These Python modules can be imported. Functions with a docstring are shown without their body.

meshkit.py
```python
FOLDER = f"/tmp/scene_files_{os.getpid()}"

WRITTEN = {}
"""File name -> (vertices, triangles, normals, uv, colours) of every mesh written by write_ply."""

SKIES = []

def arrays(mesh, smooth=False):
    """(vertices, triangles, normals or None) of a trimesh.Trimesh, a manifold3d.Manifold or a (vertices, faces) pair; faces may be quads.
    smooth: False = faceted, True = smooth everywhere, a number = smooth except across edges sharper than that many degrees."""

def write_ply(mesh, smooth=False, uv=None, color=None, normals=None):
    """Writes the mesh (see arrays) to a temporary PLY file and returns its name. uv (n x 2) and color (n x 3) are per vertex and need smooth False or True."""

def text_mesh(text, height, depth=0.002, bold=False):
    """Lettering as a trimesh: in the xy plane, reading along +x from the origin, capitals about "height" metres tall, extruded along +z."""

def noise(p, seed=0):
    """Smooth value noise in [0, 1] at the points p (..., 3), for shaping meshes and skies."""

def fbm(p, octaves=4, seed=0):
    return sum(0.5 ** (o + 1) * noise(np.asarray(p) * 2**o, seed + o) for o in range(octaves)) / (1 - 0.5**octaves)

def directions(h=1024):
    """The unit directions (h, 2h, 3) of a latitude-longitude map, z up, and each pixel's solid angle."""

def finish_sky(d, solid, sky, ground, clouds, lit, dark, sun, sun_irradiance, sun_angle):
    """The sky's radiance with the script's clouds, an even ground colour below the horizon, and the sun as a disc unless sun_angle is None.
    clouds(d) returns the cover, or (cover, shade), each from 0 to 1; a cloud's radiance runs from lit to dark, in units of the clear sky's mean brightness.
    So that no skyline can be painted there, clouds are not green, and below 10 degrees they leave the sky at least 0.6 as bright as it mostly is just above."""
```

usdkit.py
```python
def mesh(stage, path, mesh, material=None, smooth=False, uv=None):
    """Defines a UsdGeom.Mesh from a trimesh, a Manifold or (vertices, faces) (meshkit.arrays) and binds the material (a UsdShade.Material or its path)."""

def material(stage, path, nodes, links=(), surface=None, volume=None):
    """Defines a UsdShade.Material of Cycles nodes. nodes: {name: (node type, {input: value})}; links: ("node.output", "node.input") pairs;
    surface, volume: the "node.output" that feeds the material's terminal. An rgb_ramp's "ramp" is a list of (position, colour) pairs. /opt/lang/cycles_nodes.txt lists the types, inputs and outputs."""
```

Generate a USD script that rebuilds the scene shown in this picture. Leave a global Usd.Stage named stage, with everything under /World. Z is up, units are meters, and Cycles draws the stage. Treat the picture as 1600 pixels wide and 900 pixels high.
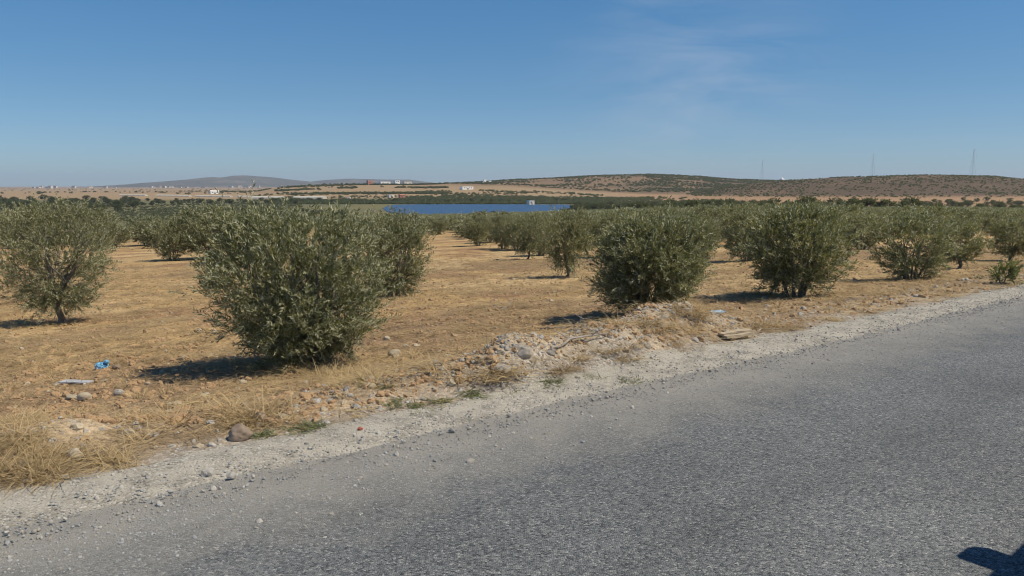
import math
import numpy as np, trimesh
import usdkit, meshkit
from scipy.interpolate import PchipInterpolator
from pxr import Usd, UsdGeom, UsdLux, UsdShade, Gf, Sdf, Vt

stage = Usd.Stage.CreateInMemory()
UsdGeom.SetStageUpAxis(stage, 'Z')
UsdGeom.SetStageMetersPerUnit(stage, 1.0)
world = UsdGeom.Xform.Define(stage, '/World')
UsdGeom.Scope.Define(stage, '/World/Looks')

# ------------------------------------------------------------------ camera
CAM_H = 1.5                      # eye height above the road
F = 1256.0                       # focal length in pixels of the 1600 wide photograph
PITCH = math.atan(160.0 / F)     # horizon at row 290
cam = UsdGeom.Camera.Define(stage, '/World/camera')
cam.CreateHorizontalApertureAttr(36.0)
cam.CreateFocalLengthAttr(36.0 * F / 1600.0)
cam.CreateClippingRangeAttr((0.05, 60000.0))
cam.CreateExposureAttr(0.0)
cam.AddTranslateOp().Set(Gf.Vec3d(0, 0, CAM_H))
cam.AddRotateXOp().Set(90.0 - math.degrees(PITCH))

# ------------------------------------------------------------------ sun and sky
SUN_EL = math.radians(57.0)
sh = np.array([0.965, -0.262]); sh /= np.linalg.norm(sh)
SUN = np.array([sh[0] * math.cos(SUN_EL), sh[1] * math.cos(SUN_EL), math.sin(SUN_EL)])
SUN_ROT = math.atan2(SUN[0], SUN[1])
sun = UsdLux.DistantLight.Define(stage, '/World/sun')
sun.CreateIntensityAttr(1.15); sun.CreateNormalizeAttr(True); sun.CreateAngleAttr(0.53)
sun.CreateColorAttr(Gf.Vec3f(1.0, 0.91, 0.76))
zx = np.cross([0, 0, 1.0], SUN); zx /= np.linalg.norm(zx); zy = np.cross(SUN, zx)
sun.AddTransformOp().Set(Gf.Matrix4d(*zx, 0, *zy, 0, *SUN, 0, 0, 0, 0, 1))
sun.GetPrim().SetCustomDataByKey('kind', 'structure')

M = {}
def mat(name, nodes, links, surface=None, volume=None):
    M[name] = usdkit.material(stage, '/World/Looks/' + name, nodes, links, surface, volume)
    return M[name]

# thin cirrus: stretched noise on a cloud layer, kept to a broad patch of the sky ahead and to the right
mat('sky_look', {
    'tc': ('texture_coordinate', {}),
    'sky': ('sky_texture', {'sky_type': 'single_scattering', 'sun_disc': False, 'sun_elevation': SUN_EL, 'sun_rotation': SUN_ROT,
                            'altitude': 1200.0, 'air_density': 1.0, 'aerosol_density': 0.3, 'ozone_density': 1.6}),
    'tone': ('hsv', {'hue': 0.505, 'saturation': 1.22, 'value': 1.0, 'fac': 1.0}),
    'map': ('mapping', {'scale': (4.2, 7.0, 24.0), 'rotation': (0.0, 0.30, 0.0), 'location': (0.0, 0.0, 0.0)}),
    'n1': ('noise_texture', {'scale': 1.0, 'detail': 6.0, 'roughness': 0.62, 'distortion': 0.8}),
    'n2': ('noise_texture', {'scale': 2.3, 'detail': 2.0}),
    'r1': ('map_range', {'from_min': 0.40, 'from_max': 0.80, 'to_min': 0.0, 'to_max': 1.0, 'clamp': True}),
    'dist': ('vector_math', {'math_type': 'distance', 'vector2': (0.215, 0.955, 0.112)}),
    'near': ('map_range', {'range_type': 'smoothstep', 'from_min': 0.0, 'from_max': 0.22, 'to_min': 1.0, 'to_max': 0.05, 'clamp': True}),
    'mul': ('math', {'math_type': 'multiply'}),
    'mul2': ('math', {'math_type': 'multiply', 'value2': 0.42, 'use_clamp': True}),
    'sz': ('separate_xyz', {}),
    'depth': ('rgb_ramp', {'ramp': [(0.0, (.545, .70, 1.02)), (.11, (.655, .857, .99)), (.22, (.705, 1.03, 1.09)), (.5, (.74, 1.04, 1.10)), (1.0, (.75, 1.04, 1.10))]}),
    'air': ('mix', {'mix_type': 'multiply', 'fac': 1.0}),
    'mix': ('mix', {'mix_type': 'mix', 'color2': (5.6, 6.3, 7.4)}),
    'bg': ('background_shader', {'strength': 0.086}),
}, [('sky.color', 'tone.color'), ('tc.generated', 'map.vector'), ('map.vector', 'n1.vector'), ('n1.fac', 'r1.value'),
    ('tc.generated', 'dist.vector1'), ('dist.value', 'near.value'), ('r1.result', 'mul.value1'), ('near.result', 'mul.value2'),
    ('mul.value', 'mul2.value1'), ('mul2.value', 'mix.fac'), ('tc.generated', 'sz.vector'), ('sz.z', 'depth.fac'), ('depth.color', 'air.color2'), ('tone.color', 'air.color1'), ('air.color', 'mix.color1'), ('mix.color', 'bg.color')], 'bg.background')
dome = UsdLux.DomeLight.Define(stage, '/World/sky')
UsdShade.MaterialBindingAPI.Apply(dome.GetPrim()).Bind(M['sky_look'])
dome.GetPrim().SetCustomDataByKey('kind', 'structure')

# ------------------------------------------------------------------ helpers
used = {}
def numbered(name, parent):
    k = (parent, name); n = used.get(k, -1) + 1; used[k] = n
    return name if n == 0 else '%s_%03d' % (name, n)
def keys(p, label=None, category=None, group=None, kind=None):
    for k, v in (('label', label), ('category', category), ('group', group), ('kind', kind)):
        if v: p.SetCustomDataByKey(k, v)
    return p
def thing(name, label=None, category=None, loc=(0, 0, 0), rz=0.0, scale=None, group=None, kind=None):
    x = UsdGeom.Xform.Define(stage, '/World/' + numbered(name, '/World'))
    x.AddTranslateOp().Set(Gf.Vec3d(*map(float, loc)))
    if rz: x.AddRotateZOp().Set(float(math.degrees(rz)))
    if scale is not None: x.AddScaleOp().Set(Gf.Vec3f(*map(float, scale)))
    return keys(x.GetPrim(), label, category, group, kind)
def obj(name, mesh, m, parent=None, smooth=False, **kw):
    base = str(parent.GetPath()) if parent else '/World'
    p = usdkit.mesh(stage, base + '/' + numbered(name, base), mesh, M[m], smooth).GetPrim()
    return keys(p, **kw)
def instance(cls, name, label, category, loc, rz=0.0, scale=None, group=None):
    t = thing(name, label, category, loc, rz, scale, group)
    t.GetReferences().AddInternalReference(cls.GetPath()); t.SetInstanceable(True)
    return t
def class_prim(name):
    return stage.CreateClassPrim('/World/' + name)
def primvar(p, name, values, kind=Sdf.ValueTypeNames.Color3fArray):
    UsdGeom.PrimvarsAPI(p).CreatePrimvar(name, kind, 'vertex').Set(Vt.Vec3fArray.FromNumpy(np.asarray(values, np.float32)))
def scatter(name, protos, where, idx, rz, scale, parent=None, tilt=None, **kw):
    """A PointInstancer. protos: list of lists of (part name, mesh, material)."""
    base = str(parent.GetPath()) if parent else '/World'
    path = base + '/' + numbered(name, base)
    pi = UsdGeom.PointInstancer.Define(stage, path)
    for i, parts in enumerate(protos):
        q = UsdGeom.Xform.Define(stage, '%s/kinds/kind_%d' % (path, i))
        for pn, me, m in parts:
            usdkit.mesh(stage, '%s/%s' % (q.GetPath(), pn), me, M[m], False)
        pi.CreatePrototypesRel().AddTarget(q.GetPath())
    pi.CreateProtoIndicesAttr(Vt.IntArray.FromNumpy(np.asarray(idx, np.int32)))
    pi.CreatePositionsAttr(Vt.Vec3fArray.FromNumpy(np.asarray(where, np.float32)))
    s = np.asarray(scale, np.float32)
    if s.ndim == 1: s = np.repeat(s[:, None], 3, 1)
    pi.CreateScalesAttr(Vt.Vec3fArray.FromNumpy(s))
    a = np.asarray(rz) / 2
    q = np.stack([np.zeros_like(a), np.zeros_like(a), np.sin(a), np.cos(a)], 1)
    if tilt is not None:                     # tilt about x first
        t = np.asarray(tilt) / 2
        q = np.stack([np.sin(t) * np.cos(a), np.sin(t) * np.sin(a), np.cos(t) * np.sin(a), np.cos(t) * np.cos(a)], 1)
    pi.CreateOrientationsAttr(Vt.QuathArray([Gf.Quath(float(w), float(x), float(y), float(z)) for x, y, z, w in q]))
    return keys(pi.GetPrim(), **kw)
def sstep(a, b, x):
    t = np.clip((np.asarray(x, float) - a) / (b - a), 0, 1); return t * t * (3 - 2 * t)
def n2(x, y, s, seed, o=3):
    x = np.asarray(x, float); return meshkit.fbm(np.stack([x * s, np.asarray(y, float) * s, np.full_like(x, 0.37 + seed)], -1), o, seed) - 0.5
def join(parts):
    vs, fs, n = [], [], 0
    for v, f in parts:
        v = np.asarray(v, float); f = np.asarray(f, int)
        if f.shape[1] == 4: f = np.vstack([f[:, [0, 1, 2]], f[:, [0, 2, 3]]])
        vs.append(v); fs.append(f + n); n += len(v)
    return np.vstack(vs), np.vstack(fs)
def box(x0, x1, y0, y1, z0, z1):
    m = trimesh.creation.box([x1 - x0, y1 - y0, z1 - z0]); m.apply_translation([(x0 + x1) / 2, (y0 + y1) / 2, (z0 + z1) / 2])
    return np.array(m.vertices), np.array(m.faces)
def tube(points, radii, sides=6):
    p = np.asarray(points, float); r = np.broadcast_to(radii, (len(p),))
    t = np.gradient(p, axis=0); t /= np.linalg.norm(t, axis=1, keepdims=True) + 1e-12
    a = np.cross(t, np.where(np.abs(t[:, 2:]) < 0.9, [0, 0, 1.0], [1.0, 0, 0])); a /= np.linalg.norm(a, axis=1, keepdims=True) + 1e-12
    b = np.cross(t, a); g = np.arange(sides) * 2 * np.pi / sides
    v = p[:, None] + r[:, None, None] * (np.cos(g)[None, :, None] * a[:, None] + np.sin(g)[None, :, None] * b[:, None])
    i, j = np.meshgrid(np.arange(len(p) - 1), np.arange(sides), indexing='ij')
    q = np.stack([i * sides + j, i * sides + (j + 1) % sides, (i + 1) * sides + (j + 1) % sides, (i + 1) * sides + j], -1).reshape(-1, 4)
    v = np.vstack([v.reshape(-1, 3), p[:1], p[-1:]]); n = len(p) * sides
    k = np.arange(sides); k1 = (k + 1) % sides
    caps = np.vstack([np.stack([np.full(sides, n), k1, k], 1), np.stack([np.full(sides, n + 1), n - sides + k, n - sides + k1], 1)])
    return v, np.vstack([q[:, [0, 1, 2]], q[:, [0, 2, 3]], caps])

def hull(sections):
    """Loft of closed cross sections, each a list of points."""
    S = np.array(sections, float); n, m = S.shape[:2]; i, j = np.meshgrid(np.arange(n - 1), np.arange(m), indexing='ij'); k = (j + 1) % m
    q = np.stack([i * m + j, (i + 1) * m + j, (i + 1) * m + k, i * m + k], -1).reshape(-1, 4); v = S.reshape(-1, 3); a = np.arange(1, m - 1)
    f = np.vstack([q[:, [0, 1, 2]], q[:, [0, 2, 3]], np.stack([0 * a, a, a + 1], 1), (n - 1) * m + np.stack([0 * a, a + 1, a], 1)]); return v, f

# ------------------------------------------------------------------ lie of the land
AZ = math.atan2(1550.0, math.hypot(F, 160.0))              # the road runs away to the right at about 51 degrees
D = np.array([math.sin(AZ), math.cos(AZ)]); N = np.array([-math.cos(AZ), math.sin(AZ)])
FH = math.hypot(F, 160.0)
def uv(x, y): return x * D[0] + y * D[1], x * N[0] + y * N[1]
def xy(u, v): return u * D[0] + v * N[0], u * D[1] + v * N[1]
EDGE_A, EDGE_G = 4.02, 4.52                                  # asphalt edge, grass edge
PLAIN = -17.5
prof = PchipInterpolator([-600, -60, -12, -4.6, -3.4, 3.9, 4.3, 4.85, 6.0, 7.3, 12, 18.4, 27.5, 41, 100, 250, 380, 480, 20000],
                         [-6, -3, -0.8, -0.08, -0.04, -0.04, -0.02, -0.02, -0.16, -0.31, -0.70, -1.22, -1.78, -2.45, -5.2, -11.0, -16.0, PLAIN, PLAIN])
SK_A = ([300, 560, 640, 700, 780, 860, 930, 1015, 1090, 1150, 1210, 1320, 1500, 1800, 2300, 3500], [303, 303, 292, 287, 283.0, 279, 275.0, 273, 276, 281, 283, 285, 287, 290, 296, 303])
SK_B = ([900, 1060, 1130, 1200, 1250, 1300, 1360, 1450, 1550, 1600, 1750, 2000, 2600, 4000], [309, 306, 292, 284.5, 281, 278.5, 276, 273.5, 276, 282, 287, 292, 300, 309])
SK_C = ([300, 400, 430, 480, 560, 650, 700, 780, 900, 1050], [301, 300, 294, 291, 288, 288.5, 287, 286, 293, 302])
def hill(x, y, sk, r0, r1, back):
    Y = np.maximum(y, 1.0); X = 800 + FH * x / Y
    top = CAM_H + (290 - np.interp(X, *sk)) / FH * r1
    h = np.maximum(top - PLAIN, 0)
    s = sstep(r0, r1, Y) * (1 - 0.55 * sstep(r1, r1 + back, Y))
    return h * s * (y > 100)
def lake_mask(x, y):
    Y = np.maximum(y, 1.0); X = 800 + FH * x / Y
    return sstep(440, 500, Y) * (1 - sstep(860, 960, Y)) * sstep(340, 460, X) * (1 - sstep(900, 960, X))
MOUND = []                                                     # (u, v, length, width, height)
def ground(x, y, fine=True):
    x = np.asarray(x, float); y = np.asarray(y, float)
    u, v = uv(x, y); r = np.hypot(x, y)
    k = sstep(14, 30, r) * sstep(5.5, 11, v)
    z = prof(np.clip(v * (1 - k) + np.maximum(v, .55 * r) * k, -590, 19000))
    off = 1 - lake_mask(x, y)
    z = z + n2(x, y, 1 / 70.0, 1, 3) * 2.2 * sstep(45, 220, v) * off * (1 - 0.6 * sstep(500, 900, y))
    z = z + n2(x, y, 1 / 7.0, 2, 2) * 0.34 * sstep(5.5, 9.5, v) * (1 - sstep(300, 500, r))
    ha = hill(x, y, SK_A, 1150, 1950, 1500); hb = hill(x, y, SK_B, 780, 1220, 900); hc = hill(x, y, SK_C, 950, 1550, 900)
    hh = np.maximum(np.maximum(ha, hb), hc)
    z = z + hh + n2(x, y, 1 / 110.0, 3, 3) * 6.0 * sstep(2, 20, hh)
    for (mu, mv, ml, mw, mh) in MOUND:
        q = ((u - mu) / ml) ** 2 + ((v - mv) / mw) ** 2
        z = z + mh * np.exp(-q) * (1 + 1.1 * n2(x, y, 2.2, 9, 3))
    if fine:
        k = sstep(4.75, 5.3, v) * (1 - sstep(60, 120, r))
        z = z + k * (n2(x, y, 1.7, 4, 2) * 0.10 + n2(x, y, 7.0, 5, 3) * 0.085 * (1 - sstep(25, 45, r)))
    return z
def ray(px, py):
    cx, cy = (px - 800.0) / F, (450.0 - py) / F
    d = np.array([cx, math.cos(PITCH) + cy * math.sin(PITCH), -math.sin(PITCH) + cy * math.cos(PITCH)])
    return d / d[1]
TT = np.exp(np.linspace(math.log(1.5), math.log(13000.0), 1500))
def at(px, py, fine=True):
    """The point of the ground seen at a pixel of the photograph."""
    d = ray(px, py)
    dz = CAM_H + d[2] * TT - ground(d[0] * TT, TT, False)
    k = np.nonzero(dz < 0)[0]
    k = k[0] if len(k) else len(TT) - 1
    a, b = TT[max(k - 1, 0)], TT[k]
    fa, fb = dz[max(k - 1, 0)], dz[k]
    t = a + (b - a) * (fa / (fa - fb) if fa != fb else 0)
    x, y = d[0] * t, t
    return np.array([x, y, float(ground(np.array([x]), np.array([y]), fine)[0])])
def proj(p):
    p = np.asarray(p, float); x, y, z = p[..., 0], p[..., 1], p[..., 2] - CAM_H
    dep = y * math.cos(PITCH) - z * math.sin(PITCH); up = y * math.sin(PITCH) + z * math.cos(PITCH)
    return 800 + F * x / dep, 450 - F * up / dep, dep
mp = at(1035, 530, False); mu_, mv_ = uv(mp[0], mp[1])
mp2 = at(905, 562, False); mu2, mv2 = uv(mp2[0], mp2[1])
mp3 = at(690, 590, False); mu3, mv3 = uv(mp3[0], mp3[1])
mp4 = at(60, 700, False); mu4, mv4 = uv(mp4[0], mp4[1])
MOUND += [(mu_, mv_ + 0.12, 1.15, 0.55, 0.29), (mu2, mv2 + 0.1, 1.0, 0.30, 0.12), (mu3, mv3 + 0.1, 0.9, 0.45, 0.12), (mu4, mv4 + 0.1, 0.9, 0.3, 0.10)]

for bx_, by_, bh_ in ((770, 584, .13), (845, 566, .17), (965, 544, .16), (600, 620, .08)):
    bp_ = at(bx_, by_, False); bu_, bv_ = uv(bp_[0], bp_[1]); MOUND.append((bu_, max(bv_ + .05, EDGE_G + .3), .55, .28, bh_))

# ------------------------------------------------------------------ materials of the land
def lin(r, g, b):
    return tuple(((c / 255.0) / 12.92 if c / 255.0 < 0.04045 else ((c / 255.0 + 0.055) / 1.055) ** 2.4) for c in (r, g, b))
mat('field', {
    'geo': ('geometry', {}), 'tint': ('attribute', {'attribute': 'tint'}), 'gr': ('attribute', {'attribute': 'gravel'}),
    'n1': ('noise_texture', {'scale': 2.6, 'detail': 7.0, 'roughness': 0.74}),
    'n2': ('noise_texture', {'scale': 22.0, 'detail': 4.0, 'roughness': 0.72}),
    'm1': ('map_range', {'from_min': 0.32, 'from_max': 0.68, 'to_min': 0.62, 'to_max': 1.30, 'clamp': True}),
    'm2': ('map_range', {'from_min': 0.30, 'from_max': 0.70, 'to_min': 0.52, 'to_max': 1.45, 'clamp': True}),
    'x1': ('vector_math', {'math_type': 'scale'}), 'x2': ('vector_math', {'math_type': 'scale'}),
    'vo': ('voronoi_texture', {'scale': 48.0, 'randomness': 1.0}),
    'sep': ('separate_color', {}), 'gv': ('rgb_ramp', {'ramp': [(0.0, (.24, .21, .17)), (0.4, (.36, .325, .27)), (0.8, (.45, .41, .35)), (1.0, (.58, .54, .48))]}),
    'gm': ('mix', {}),
    'b1': ('bump', {'strength': 0.8, 'distance': 0.05}),
    'p': ('principled_bsdf', {'roughness': 0.95, 'specular_ior_level': 0.12}),
}, [('geo.position', 'n1.vector'), ('geo.position', 'n2.vector'), ('geo.position', 'vo.vector'), ('n1.fac', 'm1.value'), ('n2.fac', 'm2.value'),
    ('tint.color', 'x1.vector1'), ('m1.result', 'x1.scale'), ('x1.vector', 'x2.vector1'), ('m2.result', 'x2.scale'),
    ('vo.color', 'sep.color'), ('sep.r', 'gv.fac'), ('x2.vector', 'gm.color1'), ('gv.color', 'gm.color2'), ('gr.fac', 'gm.fac'),
    ('gm.color', 'p.base_color'), ('n2.fac', 'b1.height'), ('b1.normal', 'p.normal')], 'p.BSDF')

# ------------------------------------------------------------------ ground: one sheet to the horizon
def land():
    f = np.arctan((np.arange(-60, 1661, 3.0) - 800) / FH)
    a1 = np.arange(f[-1] + 0.02, f[0] + 2 * np.pi - 0.015, 0.04)
    az = np.concatenate([f, a1]); az = np.append(az, f[0] + 2 * np.pi)
    rr = [0.4, 1.0, 1.8]
    while rr[-1] < 14000:
        r = rr[-1]; rr.append(r * (1.10 if r < 4 else 1.0052 if r < 13 else 1.009 if r < 30 else 1.014 if r < 120 else 1.02 if r < 2600 else 1.05))
    rr = np.array(rr)
    R, A = np.meshgrid(rr, az, indexing='ij')
    x, y = R * np.sin(A), R * np.cos(A)
    z = ground(x, y)
    n, m = x.shape
    v = np.stack([x, y, z], -1).reshape(-1, 3)
    i, j = np.meshgrid(np.arange(n - 1), np.arange(m - 1), indexing='ij')
    q = np.stack([i * m + j, i * m + j + 1, (i + 1) * m + j + 1, (i + 1) * m + j], -1).reshape(-1, 4)[:, ::-1]
    return v, q, x.ravel(), y.ravel()
gv_, gq_, gx, gy = land()
def tint_of(x, y):
    u, v = uv(x, y); Y = np.maximum(y, 1.0); X = 800 + FH * x / Y; r = np.hypot(x, y)
    def put(c, col, m): return c * (1 - m[:, None]) + np.asarray(col) * m[:, None]
    w = lambda s, k, o=3: n2(x, y, s, k, o)
    c = np.tile(np.array([[.462, .312, .145]]), (len(x), 1))
    c = put(c, (.50, .36, .19), sstep(-0.02, 0.22, w(0.45, 11)))           # pale straw
    c = put(c, (.30, .180, .098), sstep(0.02, 0.16, w(0.42, 12)) * .85)
    c = put(c, (.270, .185, .110), sstep(0.02, 0.16, w(0.16, 19)) * .75 * (1 - sstep(50, 90, r)))
    c = put(c, (.56, .41, .22), sstep(0.05, 0.18, w(0.21, 20)) * .7 * (1 - sstep(50, 90, r)))
    c = put(c, (.235, .155, .092), sstep(0.08, 0.2, w(1.3, 18)) * .7 * (1 - sstep(40, 80, r)))       # bare earth
    c = put(c, (.30, .235, .165), sstep(-0.05, 0.2, w(0.22, 13)) * (1 - sstep(300, 560, X)) * (1 - sstep(11, 17, r)) * .8)   # greyer old straw, left
    c = put(c, (.36, .28, .185), sstep(9.2, 6.0, v) * .55 if False else (1 - sstep(5.4, 7.6, v)) * .5)
    # middle distance and beyond
    c = put(c, (.30, .225, .115), sstep(70, 160, r) * .8)
    c = put(c, (.155, .145, .065), sstep(260, 420, r) * .9)
    front = (y > 0) * 1.0
    c = put(c, (.14, .135, .07), sstep(-.1, .15, w(1 / 60., 14)) * sstep(300, 450, r))
    c = put(c, (.33, .235, .135), sstep(1000, 1150, Y) * front)                    # pale plain far to the left
    c = put(c, (.255, .165, .10), sstep(0.0, 0.1, w(1 / 500., 15, 2)) * sstep(1500, 1700, Y) * front * .7)
    hb = hill(x, y, SK_B, 780, 1220, 900); ha = hill(x, y, SK_A, 1150, 1950, 1500)
    c = put(c, (.35, .225, .125), sstep(620, 720, Y) * sstep(930, 1000, X) * front)   # ochre field below the right hill
    c = put(c, (.118, .084, .053), sstep(5, 9, hb) * front)                         # scrubby hill
    c = put(c, (.160, .110, .067), sstep(5, 9, hb) * sstep(0.02, .15, w(1 / 60., 16)) * front)
    c = put(c, (.225, .152, .088), sstep(3, 8, ha) * (1 - sstep(5, 9, hb)) * front)
    c = put(c, (.16, .115, .068), sstep(3, 8, ha) * sstep(.0, .12, w(1 / 130., 17)) * front * (1 - sstep(5, 9, hb)))
    for (mu, mv, ml, mw, mh) in MOUND:                                  # pale dug earth of the bank
        q = ((u - mu) / (ml * 1.25)) ** 2 + ((v - mv) / (mw * 1.3)) ** 2
        c = put(c, (.50, .385, .245), np.clip(1.25 - q + 1.8 * w(1.9, 25), 0, 1) * .75)
    gvl = np.zeros(len(x))
    edge = EDGE_G + .10 + 0.7 * w(1.1, 21) + .4 * w(4.0, 22)
    gvl = np.maximum(gvl, (1 - sstep(-.25, .35, v - edge)))
    for (mu, mv, ml, mw, mh) in MOUND[:3]:
        q = ((u - mu) / (ml * 1.1)) ** 2 + ((v - mv) / (mw * 1.1)) ** 2
        gvl = np.maximum(gvl, np.clip(1.15 - q + 2.6 * w(2.6, 23), 0, 1) * .5)
    gvl = np.maximum(gvl, sstep(.10, .22, w(1.6, 24)) * (1 - sstep(5.3, 6.6, v)) * .7)
    return c, gvl
tint, gravel = tint_of(gx, gy)
g = obj('dry_field', (gv_, gq_), 'field', smooth=True, label='dry ochre field and plain running from the roadside to the far hills', category='ground', kind='structure')
primvar(g, 'tint', tint); primvar(g, 'gravel', np.repeat(gravel[:, None], 3, 1))

# ------------------------------------------------------------------ road and its gravel shoulder
mat('asphalt', {
    'geo': ('geometry', {}),
    'rot': ('vector_rotate', {'rotation': (0, 0, 0), 'axis': (0, 0, 1), 'angle': -(math.pi / 2 - AZ)}),
    'sep': ('separate_xyz', {}),
    'vo': ('voronoi_texture', {'scale': 115.0}), 'sc': ('separate_color', {}),
    'stone': ('rgb_ramp', {'ramp': [(0.0, (.044, .048, .050)), (0.35, (.108, .115, .118)), (0.75, (.158, .165, .163)), (0.93, (.215, .218, .208)), (1.0, (.33, .325, .305))]}),
    'big': ('noise_texture', {'scale': 0.9, 'detail': 3.0}), 'bm': ('map_range', {'from_min': .3, 'from_max': .7, 'to_min': .88, 'to_max': 1.13, 'clamp': True}),
    'str': ('mapping', {'scale': (0.035, 1.05, 1.0)}), 'st': ('noise_texture', {'scale': 1.0, 'detail': 2.0}), 'sm': ('map_range', {'from_min': .3, 'from_max': .7, 'to_min': .80, 'to_max': 1.24, 'clamp': True}),
    'x1': ('vector_math', {'math_type': 'scale'}), 'x2': ('vector_math', {'math_type': 'scale'}),
    'dn': ('noise_texture', {'scale': 3.0, 'detail': 5.0, 'roughness': .7}), 'dadd': ('math', {'math_type': 'multiply_add', 'value2': 1.3}),
    'dust': ('map_range', {'from_min': 3.5, 'from_max': 4.75, 'to_min': 0.0, 'to_max': .92, 'clamp': True}),
    'dm': ('mix', {'color2': (.32, .30, .255)}),
    'vb': ('voronoi_texture', {'scale': 115.0}), 'b': ('bump', {'strength': .7, 'distance': .008, 'invert': True}),
    'p': ('principled_bsdf', {'roughness': .8, 'specular_ior_level': .3}),
}, [('geo.position', 'rot.vector'), ('rot.vector', 'sep.vector'), ('rot.vector', 'str.vector'), ('str.vector', 'st.vector'), ('st.fac', 'sm.value'),
    ('geo.position', 'vo.vector'), ('vo.color', 'sc.color'), ('sc.r', 'stone.fac'), ('geo.position', 'big.vector'), ('big.fac', 'bm.value'),
    ('stone.color', 'x1.vector1'), ('bm.result', 'x1.scale'), ('x1.vector', 'x2.vector1'), ('sm.result', 'x2.scale'),
    ('geo.position', 'dn.vector'), ('dn.fac', 'dadd.value1'), ('sep.y', 'dadd.value3'), ('dadd.value', 'dust.value'), ('dust.result', 'dm.fac'), ('x2.vector', 'dm.color1'),
    ('dm.color', 'p.base_color'), ('geo.position', 'vb.vector'), ('vb.distance', 'b.height'), ('b.normal', 'p.normal')], 'p.BSDF')
mat('gravel_dirt', {
    'geo': ('geometry', {}), 'vo': ('voronoi_texture', {'scale': 70.0}), 'sc': ('separate_color', {}),
    'stone': ('rgb_ramp', {'ramp': [(0.0, (.18, .165, .135)), (0.3, (.27, .25, .205)), (0.8, (.35, .325, .27)), (1.0, (.50, .47, .41))]}),
    'n': ('noise_texture', {'scale': 1.7, 'detail': 6.0, 'roughness': .65}), 'nm': ('map_range', {'from_min': .3, 'from_max': .7, 'to_min': .75, 'to_max': 1.2, 'clamp': True}),
    'x1': ('vector_math', {'math_type': 'scale'}),
    'f': ('noise_texture', {'scale': 5.0, 'detail': 4.0}), 'fr': ('map_range', {'from_min': .38, 'from_max': .62, 'to_min': 0.0, 'to_max': .8, 'clamp': True}),
    'fine': ('mix', {'color2': (.43, .395, .325)}),
    'b': ('bump', {'strength': .7, 'distance': .01, 'invert': True}), 'p': ('principled_bsdf', {'roughness': .95, 'specular_ior_level': .15}),
}, [('geo.position', 'vo.vector'), ('vo.color', 'sc.color'), ('sc.r', 'stone.fac'), ('geo.position', 'n.vector'), ('n.fac', 'nm.value'), ('stone.color', 'x1.vector1'), ('nm.result', 'x1.scale'),
    ('geo.position', 'f.vector'), ('f.fac', 'fr.value'), ('fr.result', 'fine.fac'), ('x1.vector', 'fine.color1'), ('fine.color', 'p.base_color'), ('vo.distance', 'b.height'), ('b.normal', 'p.normal')], 'p.BSDF')
def strip(u, vs, zf):
    U, V = np.meshgrid(u, np.linspace(0, 1, vs[2]), indexing='ij')
    lo, hi = vs[0](u)[:, None], vs[1](u)[:, None]
    V = lo + (hi - lo) * V; x, y = xy(U, V); z = zf(x, y, U, V); n, m = U.shape
    i, j = np.meshgrid(np.arange(n - 1), np.arange(m - 1), indexing='ij')
    q = np.stack([i * m + j, (i + 1) * m + j, (i + 1) * m + j + 1, i * m + j + 1], -1).reshape(-1, 4)
    return np.stack([x, y, z], -1).reshape(-1, 3), q
uu = np.concatenate([np.linspace(-400, -12, 100), np.arange(-11.95, 40, .05), np.linspace(40.5, 400, 200)])
def rag(k, amp, s): return lambda u: amp * n2(u, u * 0, s, k, 4)
rA, rG = rag(31, .40, 1.0), rag(32, .75, 1.3)
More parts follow.
